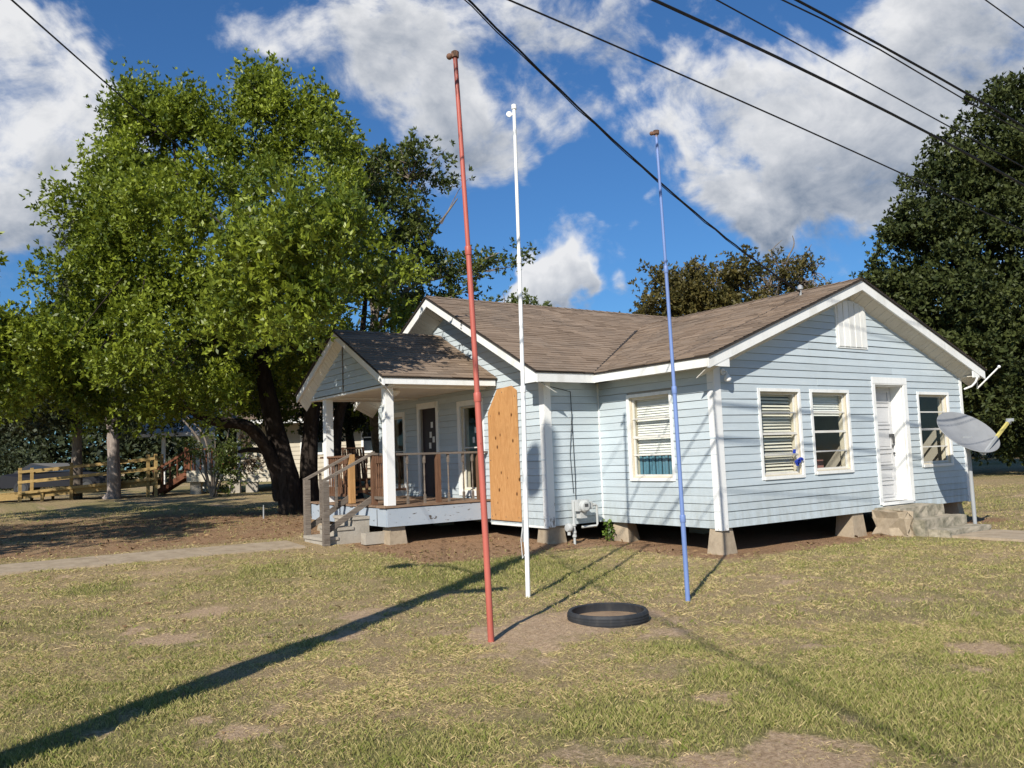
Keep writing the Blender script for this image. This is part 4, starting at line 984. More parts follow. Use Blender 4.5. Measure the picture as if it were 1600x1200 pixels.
# blue ribbon caught in the first window blind
rb = thing('ribbon', 'blue ribbon hanging on the right of the slatted window', 'ribbon', (1.8, -.07, 1.3))
mb = MB()
for (a, b, c, d) in ((1.72, 1.30, 1.86, 1.36), (1.86, 1.36, 1.90, 1.33), (1.74, 1.26, 1.84, 1.32), (1.70, 1.44, 1.715, 1.50), (1.76, 1.24, 1.79, 1.34)): mb.bar((a, -.04-.01, b), (c, -.04-.01, d), .035, .03)
mb.build('bow', 'ribbon', rb)

# ------------------------------------------------------------------ flagpoles, tyre
def flagpole(name_mat, label, base, top, r0, r1, joints, toppart):
    base = np.array(base); top = np.array(top); base[2] = float(gz(base[0], base[1]))
    fp = thing('flagpole', label, 'flagpole', base, 'three flagpoles on the lawn')
    prev = 0.0; js = list(joints)+[1.0]; bend = np.array((.02, .01, 0))
    P_ = lambda f: base+(top-base)*f+bend*math.sin(f*math.pi)*1.0
    for i, f in enumerate(js):
        r_ = r0+(r1-r0)*i/max(1, len(js)-1)
        a = prev; b = f; mb = MB(); mb.tube([P_(a+(b-a)*k/4)-(np.array((0, 0, .08)) if a == 0 and k == 0 else 0) for k in range(5)], r_, 12); mb.build('pole_section', name_mat, fp, True)
        if f < 1:
            c = P_(f); d = (top-base)/np.linalg.norm(top-base); mb = MB(); mb.lathe([(r_, -.04), (r_+.004, -.04), (r_+.006, -.034), (r_+.006, .03), (r_+.004, .036), (r_*.9, .04)], c, d, 12); mb.build('coupling', name_mat, fp, True)
        prev = f
    toppart(fp, P_(1.0), r1)
    return fp, P_
def top_red(fp, t, r_):
    mb = MB(); mb.lathe([(r_, -.01), (r_+.012, -.01), (r_+.014, .04), (r_, .05), (.001, .05)], t, seg=12); mb.tube([t+np.array((0, 0, .01)), t-_r*.045+np.array((0, 0, .01))], .018, 8); mb.ball(t-_r*.05, .028); mb.build('top_fitting', 'rust', fp, True)
def top_white(fp, t, r_):
    mb = MB(); mb.lathe([(r_, -.02), (r_+.01, -.02), (r_+.01, .03), (.001, .045)], t, seg=12); mb.build('top_cap', 'polewhite', fp, True)
    mb = MB(); mb.lathe([(.032, -.010), (.022, -.004), (.022, .004), (.032, .010), (.008, .010), (.008, -.010)], t-_r*.06+np.array((0, 0, -.08)), -_f, 14, True); mb.bar(t-_r*.02+np.array((0, 0, -.08)), t-_r*.09+np.array((0, 0, -.08)), .02, .02); mb.build('pulley', 'polewhite', fp, True)
def top_blue(fp, t, r_):
    mb = MB(); mb.lathe([(r_, -.01), (r_+.016, -.01), (r_+.018, .03), (.001, .04)], t, seg=12); mb.tube([t, t-_r*.05+np.array((0, 0, .0))], .02, 8); mb.ball(t-_r*.05, .023); mb.build('top_fitting', 'rust', fp, True)
flagpole('red', 'leaning faded red flagpole, nearest of the three', gp(768, 1010), (-5.886, -2.578, 5.03), .027, .020, (.41, .66), top_red)
fw, Pw = flagpole('polewhite', 'white flagpole with pulley standing behind the other two', gp(825, 933), (-4.119, -.943, 5.55), .026, .020, (.415, .68), top_white)
flagpole('blue', 'faded blue flagpole with rusty top near the house corner', gp(1075, 940), (-3.18, -2.253, 4.97), .0255, .016, (.17, .44, .70), top_blue)
mb = MB(); c = Pw(.13)-_r*.035; mb.bar(c+np.array((0, 0, .12)), c+np.array((0, 0, -.12)), .014, .02); mb.bar(c, c+_r*.03, .02, .03); mb.build('cleat', 'galv', fw)
mb = MB(); t = Pw(1.0)-_r*.10; pts = [Pw(.34)-_r*.022, Pw(.2)-_r*.03, c+(0, 0, .1), c-_r*.03+np.array((0, 0, -.1)), c-_r*.02+np.array((0, 0, -.3)), c+_r*.01+np.array((0, 0, -.25)), c+(0, 0, .05)]; mb.tube(pts, .0045, 5); mb.build('rope', 'paper', fw)

tc = (gp(891, 977)+gp(1011, 977))/2; tc[2] = float(gz(tc[0], tc[1]))+.035
ty = thing('tyre_planter', 'cut black rubber tyre ring lying flat on bare soil between the poles', 'tyre', tc)
mb = MB(); prof = [(.345, -.05), (.362, .01), (.367, .05), (.362, .094), (.352, .108), (.336, .108), (.326, .100), (.336, .06), (.340, .01), (.325, -.05)]
mb.lathe(prof, tc, seg=48, closed=True); mb.build('tyre_wall', 'rubber', ty, True)
mb = MB()
for zz, rr_ in ((.010, .364), (.032, .3665), (.056, .3675), (.078, .366)): mb.lathe([(rr_-.004, -.006), (rr_+.002, -.004), (rr_+.002, .004), (rr_-.004, .006)], tc+np.array((0, 0, zz)), seg=48)
mb.build('tread_rib', 'rubber', ty, True)
mb = MB(); mb.lathe([(.338, .03), (.2, .045), (.001, .05)], tc, seg=24); soil = mb.build('soil', 'drysoil', ty, True)

# ------------------------------------------------------------------ utility pole and cables
ub = np.array((-10.38, -3.96, 0.0)); ah = np.array((math.cos(SUN_AZ), math.sin(SUN_AZ), 0))
UH = 9.65
up_ = thing('utility_pole', 'wooden utility pole with crossarm and transformer that shades the lawn', 'utility pole', ub)
mb = MB(); mb.tube([ub+(0, 0, -.3), ub+(0, 0, 4), ub+(0, 0, UH)], [.17, .145, .115], 14); mb.build('shaft', 'polewood', up_, True)
mb = MB(); mb.lathe([(.001, .0), (.17, .0), (.18, .05), (.18, .62), (.15, .68), (.001, .70)], ub+np.array((-.20, .28, 8.75)), seg=18); mb.build('transformer', 'meter', up_, True)
mb = MB(); mb.lathe([(.015, 0), (.05, .03), (.03, .06), (.05, .09), (.02, .13), (.001, .13)], ub+np.array((0, 0, UH)), seg=10); mb.build('insulator', 'block', up_, True)
mb = MB(); mb.tube([ub+(0, 0, 5.6), ub+np.array((-.4, .56, 6.0)), ub+np.array((-.7, 1.0, 6.05))], .03, 8); mb.lathe([(.05, .08), (.16, 0), (.24, -.08), (.15, -.18), (.001, -.2)], ub+np.array((-.81, 1.14, 6.03)), seg=12); mb.build('street_lamp', 'galv', up_, True)
mb = MB(); mb.tube([ub+np.array((.12, -.1, 4.75)), ub+np.array((.75, -.2, 4.7))], .10, 10); mb.build('splice_case', 'cable', up_, True)

YW = -3.5
def cable(name, label, pix, r_, yplane, x_end, twin=False, start=None):
    pts = np.array([on(a, b, 1, yplane) for a, b in pix]); deg = 2 if len(pts) > 2 else 1
    cf = np.polyfit(pts[:, 0], pts[:, 2], deg); f = lambda x_: float(np.polyval(cf, x_))
    xs = np.linspace(ub[0]+.1, x_end, 26); line = [(x_, yplane, f(x_)) for x_ in xs]
    line = [(x_, yplane+(0 if i else 0), z_) for i, (x_, _, z_) in enumerate(line)]
    o = thing(name, label, 'cable', line[12], 'overhead cables')
    mb = MB(); mb.tube(line, r_, 6); mb.build('strand', 'cable', o, True)
    if twin: mb = MB(); mb.tube([(a, b+.03, c-.05-.025*math.sin(a*1.3)) for a, b, c in line], r_*.6, 6); mb.build('strand', 'cable', o, True)
    return o
cable('overhead_cable', 'thin cable sagging from the top middle to the dark tree, lowest of the parallel run', [(795, 0), (1035, 103), (1240, 195), (1435, 283)], .0075, YW, 14)
cable('overhead_cable', 'thick black cable crossing the sky above the blue pole to the right edge', [(1025, 0), (1200, 85), (1400, 180), (1600, 290)], .015, YW+.1, 14)
cable('overhead_cable', 'thin cable between the two thick ones in the upper right sky', [(1120, 0), (1300, 98), (1500, 207)], .0075, YW-.1, 14)
cable('overhead_cable', 'thick doubled cable in the upper right sky with a second strand under it', [(1245, 0), (1420, 95), (1600, 198)], .014, YW, 16, True)
cable('overhead_cable', 'thin cable cutting the top right corner of the sky', [(1540, 0), (1600, 43)], .009, YW, 20)
# drop to the house in the vertical plane from pole to mast
md = np.array((3.0, mast[1], mast[2]-.02)); hd = md-ub; hd[2] = 0; Lh = np.linalg.norm(hd); hd /= Lh; nn_ = np.array((-hd[1], hd[0], 0))
def onplane(px, py, p0, nrm):
    v = raydir(px, py); t_ = ((p0-CAMO)@nrm)/(v@nrm); return CAMO+v*t_
pix = [(760, 25), (820, 88), (880, 150), (1030, 280), (1150, 385), (1249, 455)]
pp_ = np.array([onplane(a, b, ub, nn_) for a, b in pix]); ss_ = (pp_-ub)@hd; cf = np.polyfit(ss_, pp_[:, 2], 2)
line = [ub+hd*s_+np.array((0, 0, float(np.polyval(cf, s_))+.008*math.sin(s_*9))) for s_ in np.linspace(.1, Lh, 40)]
o = thing('service_cable', 'twisted black service cable dropping from the sky to the roof mast', 'cable', line[20], 'overhead cables')
mb = MB(); mb.tube(line, .011, 6); mb.build('strand', 'cable', o, True); mb = MB(); mb.tube([p+np.array((0, .012, -.012-.008*math.sin(i*2.1)-(.12*max(0, (1-i/16.)))*(1 if i < 16 else 0))) for i, p in enumerate(line)], .006, 6); mb.build('strand', 'cable', o, True)
kk = np.array([0, 3.4, 6, 8, 12, 17, 22.]); zz_ = np.array([7.4, 6.85, 6.58, 6.5, 6.62, 7.0, 7.6]); kf = np.linspace(0, 22, 30); zf = np.interp(kf, kk, np.polyval(np.polyfit(kk, zz_, 3), kk))
line = [np.array((ub[0]-.35*a, ub[1]-.937*a, z_)) for a, z_ in zip(kf, zf)]
o = thing('overhead_cable', 'thick cable bundle whose soft shadow crosses the lawn beside the tyre', 'cable', line[10], 'overhead cables'); mb = MB(); mb.tube(line, .017, 8); mb.build('strand', 'cable', o, True)
# drop to the neighbour on the left
A3 = raydir(20, 0); B3 = raydir(324, 270); npl = np.cross(A3, B3); E3 = at(455, 372, 26)
zz = CAMO[2]-((ub[0]-CAMO[0])*npl[0]+(ub[1]-CAMO[1])*npl[1])/npl[2]; S3 = np.array((ub[0], ub[1], zz))
E3 = CAMO+raydir(440, 362)*24
line = [S3+(E3-S3)*f+np.array((0, 0, -.25*4*f*(1-f)*.3)) for f in np.linspace(0, 1, 20)]
o = thing('overhead_cable', 'single black cable slanting across the top left into the big tree', 'cable', line[10], 'overhead cables'); mb = MB(); mb.tube(line, .008, 6); mb.build('strand', 'cable', o, True)

# ------------------------------------------------------------------ trees
def crown_points(ells, n, shell=.55, rr=rng):
    vol = np.array([np.prod(e[1])**(.72) for e in ells]); k = rr.choice(len(ells), n, p=vol/vol.sum())
    d = rr.normal(size=(n, 3)); d /= np.linalg.norm(d, axis=1)[:, None]; rad = (shell+(1-shell)*rr.random(n)**.7)
    c = np.array([e[0] for e in ells])[k]; s_ = np.array([e[1] for e in ells])[k]
    return c+d*s_*rad[:, None], d
def crown(parent, ells, clumps, per, cr, leaf, mt, width=.42, stretch=1.3, shell=.55, name='crown', tint_bias=0.0, gap=.0, bough=9, spread=2.1, droop=.15, extra=None):
    """leafy crown: boughs spread over the shell of the crown's lobes, sprays of leaves on each bough"""
    nb_ = max(3, clumps//bough); BP, BD = crown_points(ells, nb_, shell)
    if gap > 0:
        keep = fbm(BP[:, 0]*.55+BP[:, 2]*.31, BP[:, 2]*.6+BP[:, 1]*.4) > gap; BP, BD = BP[keep], BD[keep]
    if extra is not None: BP = np.concatenate([BP, extra[0]]); BD = np.concatenate([BD, extra[1]])
    nb_ = len(BP); bi = np.repeat(np.arange(nb_), bough); bs = cr*spread*rng.uniform(.6, 1.25, nb_)
    o = rng.normal(size=(nb_*bough, 3)); o /= np.linalg.norm(o, axis=1)[:, None]; o = o*(rng.random(nb_*bough)**.5)[:, None]; o[:, 2] = o[:, 2]*.6
    f = rng.random(nb_*bough)[:, None]
    P0 = BP[bi]+o*bs[bi][:, None]+BD[bi]*f*bs[bi][:, None]*.5; D0 = BD[bi]
    ros = 6; idx = np.repeat(np.arange(len(P0)), max(1, per//ros)); n = len(idx)
    off = rng.normal(size=(n, 3)); rr_ = cr*rng.uniform(.55, 1.2, len(P0)); off *= rr_[idx][:, None]*.5; off[:, 2] *= stretch
    c = P0[idx]+off; ow = D0[idx]*.5+off/np.maximum(.05, np.linalg.norm(off, axis=1))[:, None]*.6; ow[:, 2] += .25
    t_ = rng.normal(.45, .13, n)+(rng.normal(0, .10, len(P0)))[idx]+rng.normal(0, .14, nb_)[bi][idx]+tint_bias
    c = np.repeat(c, ros, 0)+rng.normal(0, .012, (n*ros, 3)); ow = np.repeat(ow, ros, 0); t_ = np.clip(np.repeat(t_, ros)+rng.normal(0, .14, n*ros), 0, 1)
    return fastmesh(name, leaves(c, leaf, width, ow, .5), 4, t_, mt, parent), P0
def limbs(parent, paths, name='trunk', mt='bark', seg=9):
    for pth in paths:
        pts, r0, r1 = pth; n = len(pts); P_ = [np.array(p, float) for p in pts]
        fine = []; rad = []
        for i in range(n-1):                                  # Catmull-Rom so limbs bend smoothly
            a, b, c_, d = P_[max(0, i-1)], P_[i], P_[i+1], P_[min(n-1, i+2)]
            for k in range(5):
                t_ = k/5; fine.append(.5*((2*b)+(-a+c_)*t_+(2*a-5*b+4*c_-d)*t_**2+(-a+3*b-3*c_+d)*t_**3))
                f = (i+t_)/(n-1); rad.append((r0+(r1-r0)*f)*random.uniform(.93, 1.07))
        fine.append(P_[-1]); rad.append(r1)
        mb = MB(); mb.tube(fine, rad, seg); mb.build(name, mt, parent, True)
def twigs(parent, P0, hubs, n, r_=.03, mt='bark', name='branches'):
    mb = MB(); hubs = np.array(hubs)
    for i in rng.choice(len(P0), min(n, len(P0)), replace=False):
        h = hubs[np.argmin(np.linalg.norm(hubs-P0[i], axis=1))]
        if np.linalg.norm(h-P0[i]) > 3.2: continue
        m_ = (h+P0[i])/2+rng.normal(0, .25, 3); m_[2] += .1
        mb.tube([h, m_, P0[i]], [r_, r_*.6, r_*.25], 5, False)
    stuff(mb.build(name, mt, parent, True))
def E(px, py, d, rx, ry, rz_=None):
    """ellipsoid centre at a measured direction and distance, radii in metres"""
    return (at(px, py, d), (rx, rx, ry) if rz_ is None else (rx, rz_, ry))

tb = gp(458, 803); DT = float((tb-CAMO)@_f)
bt = thing('evergreen_tree', 'huge bright green broadleaf tree with several dark trunks left of the porch', 'tree', tb)
D = DT-1.0
ells = [E(270,215,D,1.75,1.5),E(400,200,D,1.5,1.4),E(240,185,D+.5,.75,.85),E(200,330,D-.5,1.7,1.8),E(418,140,D+1,.60,.85),E(490,180,D+1,.55,.75),E(300,145,D+1,.6,.4),E(340,175,D+.6,.9,.8),E(320,370,D-1.5,2.6,2.0),E(480,330,D-1.0,1.6,1.8),E(550,370,D-.5,.95,1.2),E(150,450,D-1,1.8,1.3),E(60,510,D-.5,1.6,.75),E(-40,545,D-1,2.0,1.2),E(120,560,D-2,2.2,1.0),E(260,530,D-2.6,2.0,1.1),E(420,450,D-2.4,1.9,1.4),E(525,470,D-1.2,.9,1.0),E(370,590,D-3.0,.8,.5),E(20,590,D-.5,2.0,.8),E(200,330,D+1.0,.9,1.2),E(380,560,D+2,2.6,1.3),E(540,560,D+2.5,1.4,1.3),E(-60,500,D-3,1.3,1.0),E(570,300,D+1.2,.7,.9),E(90,620,D-1.5,1.8,.45),E(290,610,D-1.5,1.4,.5),E(500,300,D-3.4,.8,.8),E(520,400,D-4.2,.7,.6),E(590,430,D,1.1,1.2),E(610,500,D+1,1.0,.8),E(460,620,DT+2,1.9,.85),E(560,640,DT+2.5,1.7,.8),E(230,640,D-.5,1.7,.75),E(175,400,D-.5,1.5,1.4),E(95,460,D-1,1.5,1.2),E(140,520,D-1.5,1.8,1.2),E(40,560,D-1.5,1.8,1.0),E(220,470,D-2,1.6,1.2),E(330,610,DT-2.5,1.7,.85),E(430,590,DT-2.5,1.7,.95),E(500,560,DT-1,1.5,1.0),E(160,620,DT-2,1.8,.8)]
ells = [(c_, tuple(max(.3, r_-.5) for r_ in rr_)) for c_, rr_ in ells]
# sprays standing up along the top of the crown
top_px = [(180,130),(205,108),(235,115),(262,135),(300,140),(335,150),(390,105),(415,98),(440,112),(480,135),(500,130),(515,160),(350,165),(285,120),(545,205),(195,190),(185,240),(180,290),(165,345)]
# overhanging boughs that reach forward over the porch roof
over = [np.array(p)-np.array(sun_dir)*random.uniform(2.0, 3.3) for p in [(-3.3, y_, z_) for y_, z_ in ((4.5,2.95),(5.0,3.1),(5.5,3.3),(6.0,3.0),(6.0,3.6),(6.6,3.2),(7.1,3.0),(7.6,2.9),(5.3,2.7),(6.8,2.7),(7.7,2.4),(6.2,2.5),(5.0,2.8),(5.6,2.9),(6.4,3.4),(5.8,3.8),(7.3,2.6),(5.2,3.4),(4.6,2.6),(6.9,3.4))]+[(-3.2,5.4,3.75),(-2.9,5.8,3.9),(-2.4,5.6,3.8),(-2.9,5.0,3.5),(-2.3,5.2,3.6),(-2.0,4.95,3.45),(-3.3,4.7,3.3),(-1.7,5.7,3.85)]]
ex_ = np.concatenate([np.array(over)]+[[at(a+rng.normal(0, 5), b+42+i_*18, D+rng.uniform(-.5, 1.2)) for i_ in range(3)] for a, b in top_px])
_, PB = crown(bt, ells, 3300, 84, .30, .108, 'leaf_bright', .46, 1.55, .58, gap=.38, bough=9, spread=2.0, extra=(ex_, np.tile(np.array((0, 0, 1.0)), (len(ex_), 1))))
hub = [at(300,330,DT-1), at(420,300,DT), at(260,450,DT-2), at(480,450,DT), at(350,480,DT-2), at(130,500,DT-1), at(430,200,DT), at(270,220,DT), np.array((-4.9, 5.9, 5.2))]
B0 = tb
limbs(bt, [([B0+(0,0,-.2), at(448,745,DT), at(425,650,DT), at(400,520,DT), at(380,380,DT), at(350,220,DT)], .36, .06),
           ([at(440,780,DT), at(428,725,DT-.2), at(390,668,DT-.8), at(325,655,DT-1.5), at(240,600,DT-2), at(120,520,DT-2)], .21, .05),
           ([B0+(.6,.2,-.2), at(482,740,DT+.3), at(488,640,DT+.3), at(500,540,DT), at(470,380,DT), at(440,180,DT)], .28, .04),
           ([B0+(1.1,.5,-.2), at(522,730,DT+.6), at(530,650,DT+.6), at(560,560,DT), at(575,420,DT)], .21, .04),
           ([at(437,742,DT-.1), at(415,708,DT-.3), at(392,703,DT-.5), at(372,706,DT-.6)], .11, .035),
           ([at(400,520,DT), at(330,450,DT-1), at(230,380,DT-1.5), at(180,250,DT-1)], .13, .03),
           ([at(440,420,DT), at(300,330,DT-1), at(270,200,DT)], .10, .025), ([at(450,520,DT), np.array((-4.6, 7.0, 4.9)), np.array((-4.9, 5.9, 5.2))], .09, .02)])
twigs(bt, PB, hub, 160, .03)

def bgtree(name, label, px, d, base_py, ells, clumps, per, cr, leaf, mt, tw=60, gap=.3, trunk_top=None, bark='twig', group='trees beyond the houses', stretch=1.1, shell=.4):
    b = at(px, base_py, d); b[2] = float(gz(b[0], b[1])); o = thing(name, label, 'tree', b, group)
    _, P_ = crown(o, ells, clumps, per, cr, leaf, mt, .5, stretch, shell, gap=gap)
    top = np.mean([e[0] for e in ells], axis=0); limbs(o, [([b+(0, 0, -.3), (b*.45+top*.55), top], .22, .05)], mt=bark)
    twigs(o, P_, [e[0] for e in ells], tw, .03, bark); return o, P_
t2 = thing('grey_limbed_tree', 'thin open tree with pale limbs reaching right behind the porch', 'tree', gp(600, 770)+np.array((0, 0, 0)))
D2 = 24
ells2 = [E(560,260,D2,1.3,1.2),E(640,270,D2,1.1,.95),E(600,340,D2,1.4,1.3),E(690,330,D2,.9,.7),E(715,300,D2,.6,.45),E(640,410,D2,1.3,.9),E(690,440,D2,1.0,.6),E(770,405,D2,.75,.4),E(575,460,D2,1.6,1.2),E(530,250,D2,.8,.8),E(640,480,D2+1,1.0,.5)]
_, P2 = crown(t2, ells2, 900, 40, .26, .115, 'leaf_olive', .5, 1.1, .25, gap=.33, bough=6, spread=1.8)
b2 = np.array(t2.location); h2 = [at(600,330,D2), at(650,340,D2), at(690,350,D2), at(640,420,D2), at(700,430,D2), at(740,425,D2), at(580,280,D2), at(640,280,D2)]
limbs(t2, [([b2+(0,0,-.2), at(585,640,D2), at(585,500,D2), at(620,380,D2), at(650,260,D2)], .2, .02), ([at(585,520,D2), at(640,450,D2), at(700,430,D2), at(780,395,D2)], .09, .015), ([at(590,480,D2), at(650,400,D2), at(715,310,D2)], .08, .015), ([at(585,500,D2), at(570,380,D2), at(560,220,D2)], .09, .015), ([at(600,450,D2), at(670,470,D2), at(730,455,D2)], .05, .01)], mt='twig')
twigs(t2, P2, h2, 190, .018, 'twig')

bgtree('shade_tree', 'dark leafy tree filling the gap between the big trunk and the porch', 560, 27, 770, [E(480,590,26,2.2,1.3),E(575,600,26.5,1.6,1.3),E(630,560,27,1.5,1.2),E(410,600,27,1.8,1.1),E(520,650,27,1.8,.6),E(600,655,27,1.2,.5)], 520, 50, .34, .14, 'leaf_wood', 40, 0.0, bark='bark', shell=.3)
# dark evergreen behind the right end of the house
DR = 31
rb_ = at(1640, 700, DR); rb_[2] = float(gz(rb_[0], rb_[1]))
rt = thing('magnolia_tree', 'tall dense dark green evergreen tree beyond the right end of the house', 'tree', rb_)
ells = [E(1610,240,DR,2.6,2.4),E(1545,270,DR,1.8,1.7),E(1500,330,DR,1.7,1.5),E(1450,380,DR,1.3,1.5),E(1470,470,DR,1.9,1.6),E(1560,430,DR-1,2.6,2.2),E(1420,450,DR+.5,1.1,.9),E(1520,560,DR-.5,2.2,1.6),E(1600,560,DR-2,2.6,1.7),E(1660,350,DR-1,3.0,3.5),E(1720,480,DR,3.5,3.5),E(1380,440,DR+1,.6,.4),E(1560,640,DR+2,3.0,1.3),E(1680,640,DR,3.0,1.5),E(1640,160,DR+.5,1.4,1.2),E(1700,230,DR,2.5,2.2),E(1480,290,DR+.5,.9,.9),E(1420,400,DR+.5,.9,1.2),E(1420,500,DR+1,1.5,1.2),E(1470,560,DR+1,1.8,1.4),E(1385,455,DR+1.5,.9,.6),E(1450,330,DR+.5,.9,.9),E(1520,230,DR+.5,.8,.7)]
ells = [(c_, tuple(r_*1.09 for r_ in rr_)) for c_, rr_ in ells]
_, P3 = crown(rt, ells, 5000, 46, .36, .175, 'leaf_dark', .5, 1.0, .55, bough=9, spread=2.3)
limbs(rt, [([rb_+(0,0,-.2), at(1635,600,DR), at(1630,400,DR), at(1625,230,DR)], .4, .08), ([at(1635,560,DR), at(1560,480,DR), at(1480,400,DR)], .2, .05)]); twigs(rt, P3, [at(1560,450,DR), at(1600,300,DR), at(1480,420,DR)], 60, .05)

# autumn trees beyond the roof
bgtree('autumn_tree', 'olive brown tree rising behind the roof ridge left of the mast', 1080, 38, 700, [E(1050,460,38,1.3,1.0),E(1110,445,38,1.4,.9),E(1160,450,38,1.2,.9),E(1015,478,38,.6,.5),E(1090,420,38,.5,.4),E(1040,500,38,1.4,1.0),E(1120,495,38,1.6,1.0)], 620, 44, .4, .17, 'leaf_autumn', gap=.25)
o, P_ = bgtree('bare_topped_tree', 'half bare tree with fine twigs behind the roof ridge near the mast', 1225, 40, 700, [E(1200,450,40,1.4,.8),E(1255,440,40,.9,.7),E(1230,410,40,.9,.8),E(1270,425,40,.5,.4),E(1230,480,40,1.6,.8)], 300, 34, .35, .15, 'leaf_autumn', 170, .36)
limbs(o, [([at(1215,470,40), at(1222,420,40), at(1240,385,40), at(1238,368,40)], .07, .012), ([at(1222,430,40), at(1255,400,40), at(1268,382,40)], .05, .01), ([at(1220,420,40), at(1205,395,40), at(1222,375,40)], .04, .01)], 'bare_branch', 'twig')
bgtree('distant_tree', 'tips of a green tree just showing above the main roof ridge', 815, 42, 700, [E(790,484,42,.7,.28),E(820,482,42,.8,.30),E(850,486,42,.6,.22),E(770,490,42,.5,.2)], 150, 30, .26, .17, 'leaf_olive', 10, .2, stretch=2.2)
bgtree('conifer_tree', 'feathery brown-green conifer at the left edge of the big tree', 120, 33, 740, [E(124,410,33,.45,1.8),E(132,480,33,.8,1.4),E(116,352,33,.22,.6)], 330, 60, .26, .13, 'leaf_conifer', 40, .2, 'bark')
bgtree('left_tree', 'leafy tree leaning in at the left edge of the picture', -120, 21, 760, [E(-90,590,20,2.0,1.1),E(-190,470,20,2.2,2.0),E(-260,330,21,2.0,2.0)], 520, 50, .36, .15, 'leaf_bright', 50, .25, 'bark')
# trees off to the left that shade the near lawn edge
bgtree('left_tree', 'tree standing off to the left that shades the ground under the big tree', -520, 15, 880, [(np.array((-14.2, 5.2, 5.6)), (2.2, 1.6, 1.5)), (np.array((-16., 7.0, 7)), (2.6, 2.2, 2.2)), (np.array((-12.3, 6.6, 5.0)), (1.5, 1.2, .9))], 520, 44, .36, .15, 'leaf_bright', 30, .28, 'bark')

# pale trunk
pb_ = gp(178, 779); DP = float((pb_-CAMO)@_f)
pt = thing('pale_trunk_tree', 'tree with straight pale grey trunk beside the wooden ramp', 'tree', pb_)
limbs(pt, [([pb_+(0,0,-.2), at(178,760,DP), at(177,700,DP), at(174,650,DP), at(172,600,DP)], .26, .17), ([at(176,772,DP)+(0,0,0), at(172,779,DP)-(0,0,.05)], .2, .3)], 'trunk', 'palebark', 12)
RS = np.array(at(95, 755, 31.5))
crown(pt, [(RS-np.array(sun_dir)*6.5+np.array((0, 0, .3)), (2.2, 1.6, .8)), (RS-np.array(sun_dir)*8+np.array((1.2, 0, 0)), (1.6, 1.6, .6)), E(175,560,DP,2.2,1.6),E(90,600,DP,2.2,1.2),E(240,590,DP,2.0,1.3),E(165,500,DP,1.8,1.2),E(40,640,DP,1.6,.7),E(110,655,DP+1,1.8,.6),E(230,640,DP+1,1.8,.6),E(0,660,DP+2,1.6,.6)], 700, 46, .42, .18, 'leaf_wood', .5, 1.1, .5, gap=.25)  # first two lobes are added out of view, up-sun, to shade the ramp
# bare-stemmed shrub
sb = gp(332, 777); DS = float((sb-CAMO)@_f)
sh = thing('crepe_myrtle_shrub', 'multi-stemmed leggy shrub with brown leaves before the red steps', 'shrub', sb)
limbs(sh, [([sb, at(322,740,DS), at(312,690,DS), at(285,655,DS)], .07, .03), ([sb, at(330,735,DS), at(318,680,DS), at(290,650,DS)], .05, .02), ([sb, at(342,740,DS), at(352,700,DS), at(360,660,DS)], .06, .015), ([sb+(.1,0,0), at(348,745,DS), at(375,715,DS)], .05, .012), ([sb, at(318,745,DS), at(300,715,DS)], .04, .01), ([sb, at(336,730,DS), at(336,680,DS)], .05, .012)], 'stem', 'twig', 7)
crown(sh, [E(335,690,DS,1.0,.6),E(365,715,DS,.6,.7),E(310,700,DS,.5,.4),E(380,690,DS,.5,.5),E(340,745,DS,.6,.5)], 130, 46, .26, .10, 'leaf_olive', .5, 1.0, .2)
crown(sh, [E(392,725,DS+.3,.3,.45),E(385,700,DS,.3,.3)], 24, 30, .2, .10, 'leaf_brown', .5, 1.0, .2, name='dead_foliage')

# woodland masses far behind
def woodland(name, label, lo, hi, d, py0, n, mt, hgt, seed, leaf=.34, per=46):
    pts = []; rr = np.random.default_rng(seed)
    px = rr.uniform(lo, hi, n); dd = d+rr.uniform(-3, 6, n); hh = np.array([hgt(p) for p in px])
    c = np.array([at(p, 700, q) for p, q in zip(px, dd)]); c[:, 2] = gz(c[:, 0], c[:, 1])+rr.random(n)**.8*hh
    idx = np.repeat(np.arange(n), per); off = rr.normal(size=(n*per, 3))*np.array((.5, .5, .45)); cc = c[idx]+off
    t_ = np.clip(rr.normal(.4, .22, n*per)+rr.normal(0, .2, n)[idx], 0, 1)
    return tag(fastmesh(name, leaves(cc, leaf, .5, None, .6), 4, t_, mt), label, kind='stuff')
woodland('woodland', 'dark woods closing the view behind the wooden ramp', -320, 640, 56, 700, 1500, 'leaf_wood', lambda p: 9.5+1.0*math.sin(p*.02), 11, .5, 40)
woodland('woodland', 'dark undergrowth below the evergreen beyond the house', 1380, 2000, 52, 700, 1000, 'leaf_wood', lambda p: 8.5+1.2*math.sin(p*.03), 12, .5, 40)
woodland('hedge', 'shaded brushy undergrowth behind the parked car', -200, 70, 50, 700, 190, 'leaf_wood', lambda p: 2.6, 13, .22, 50)

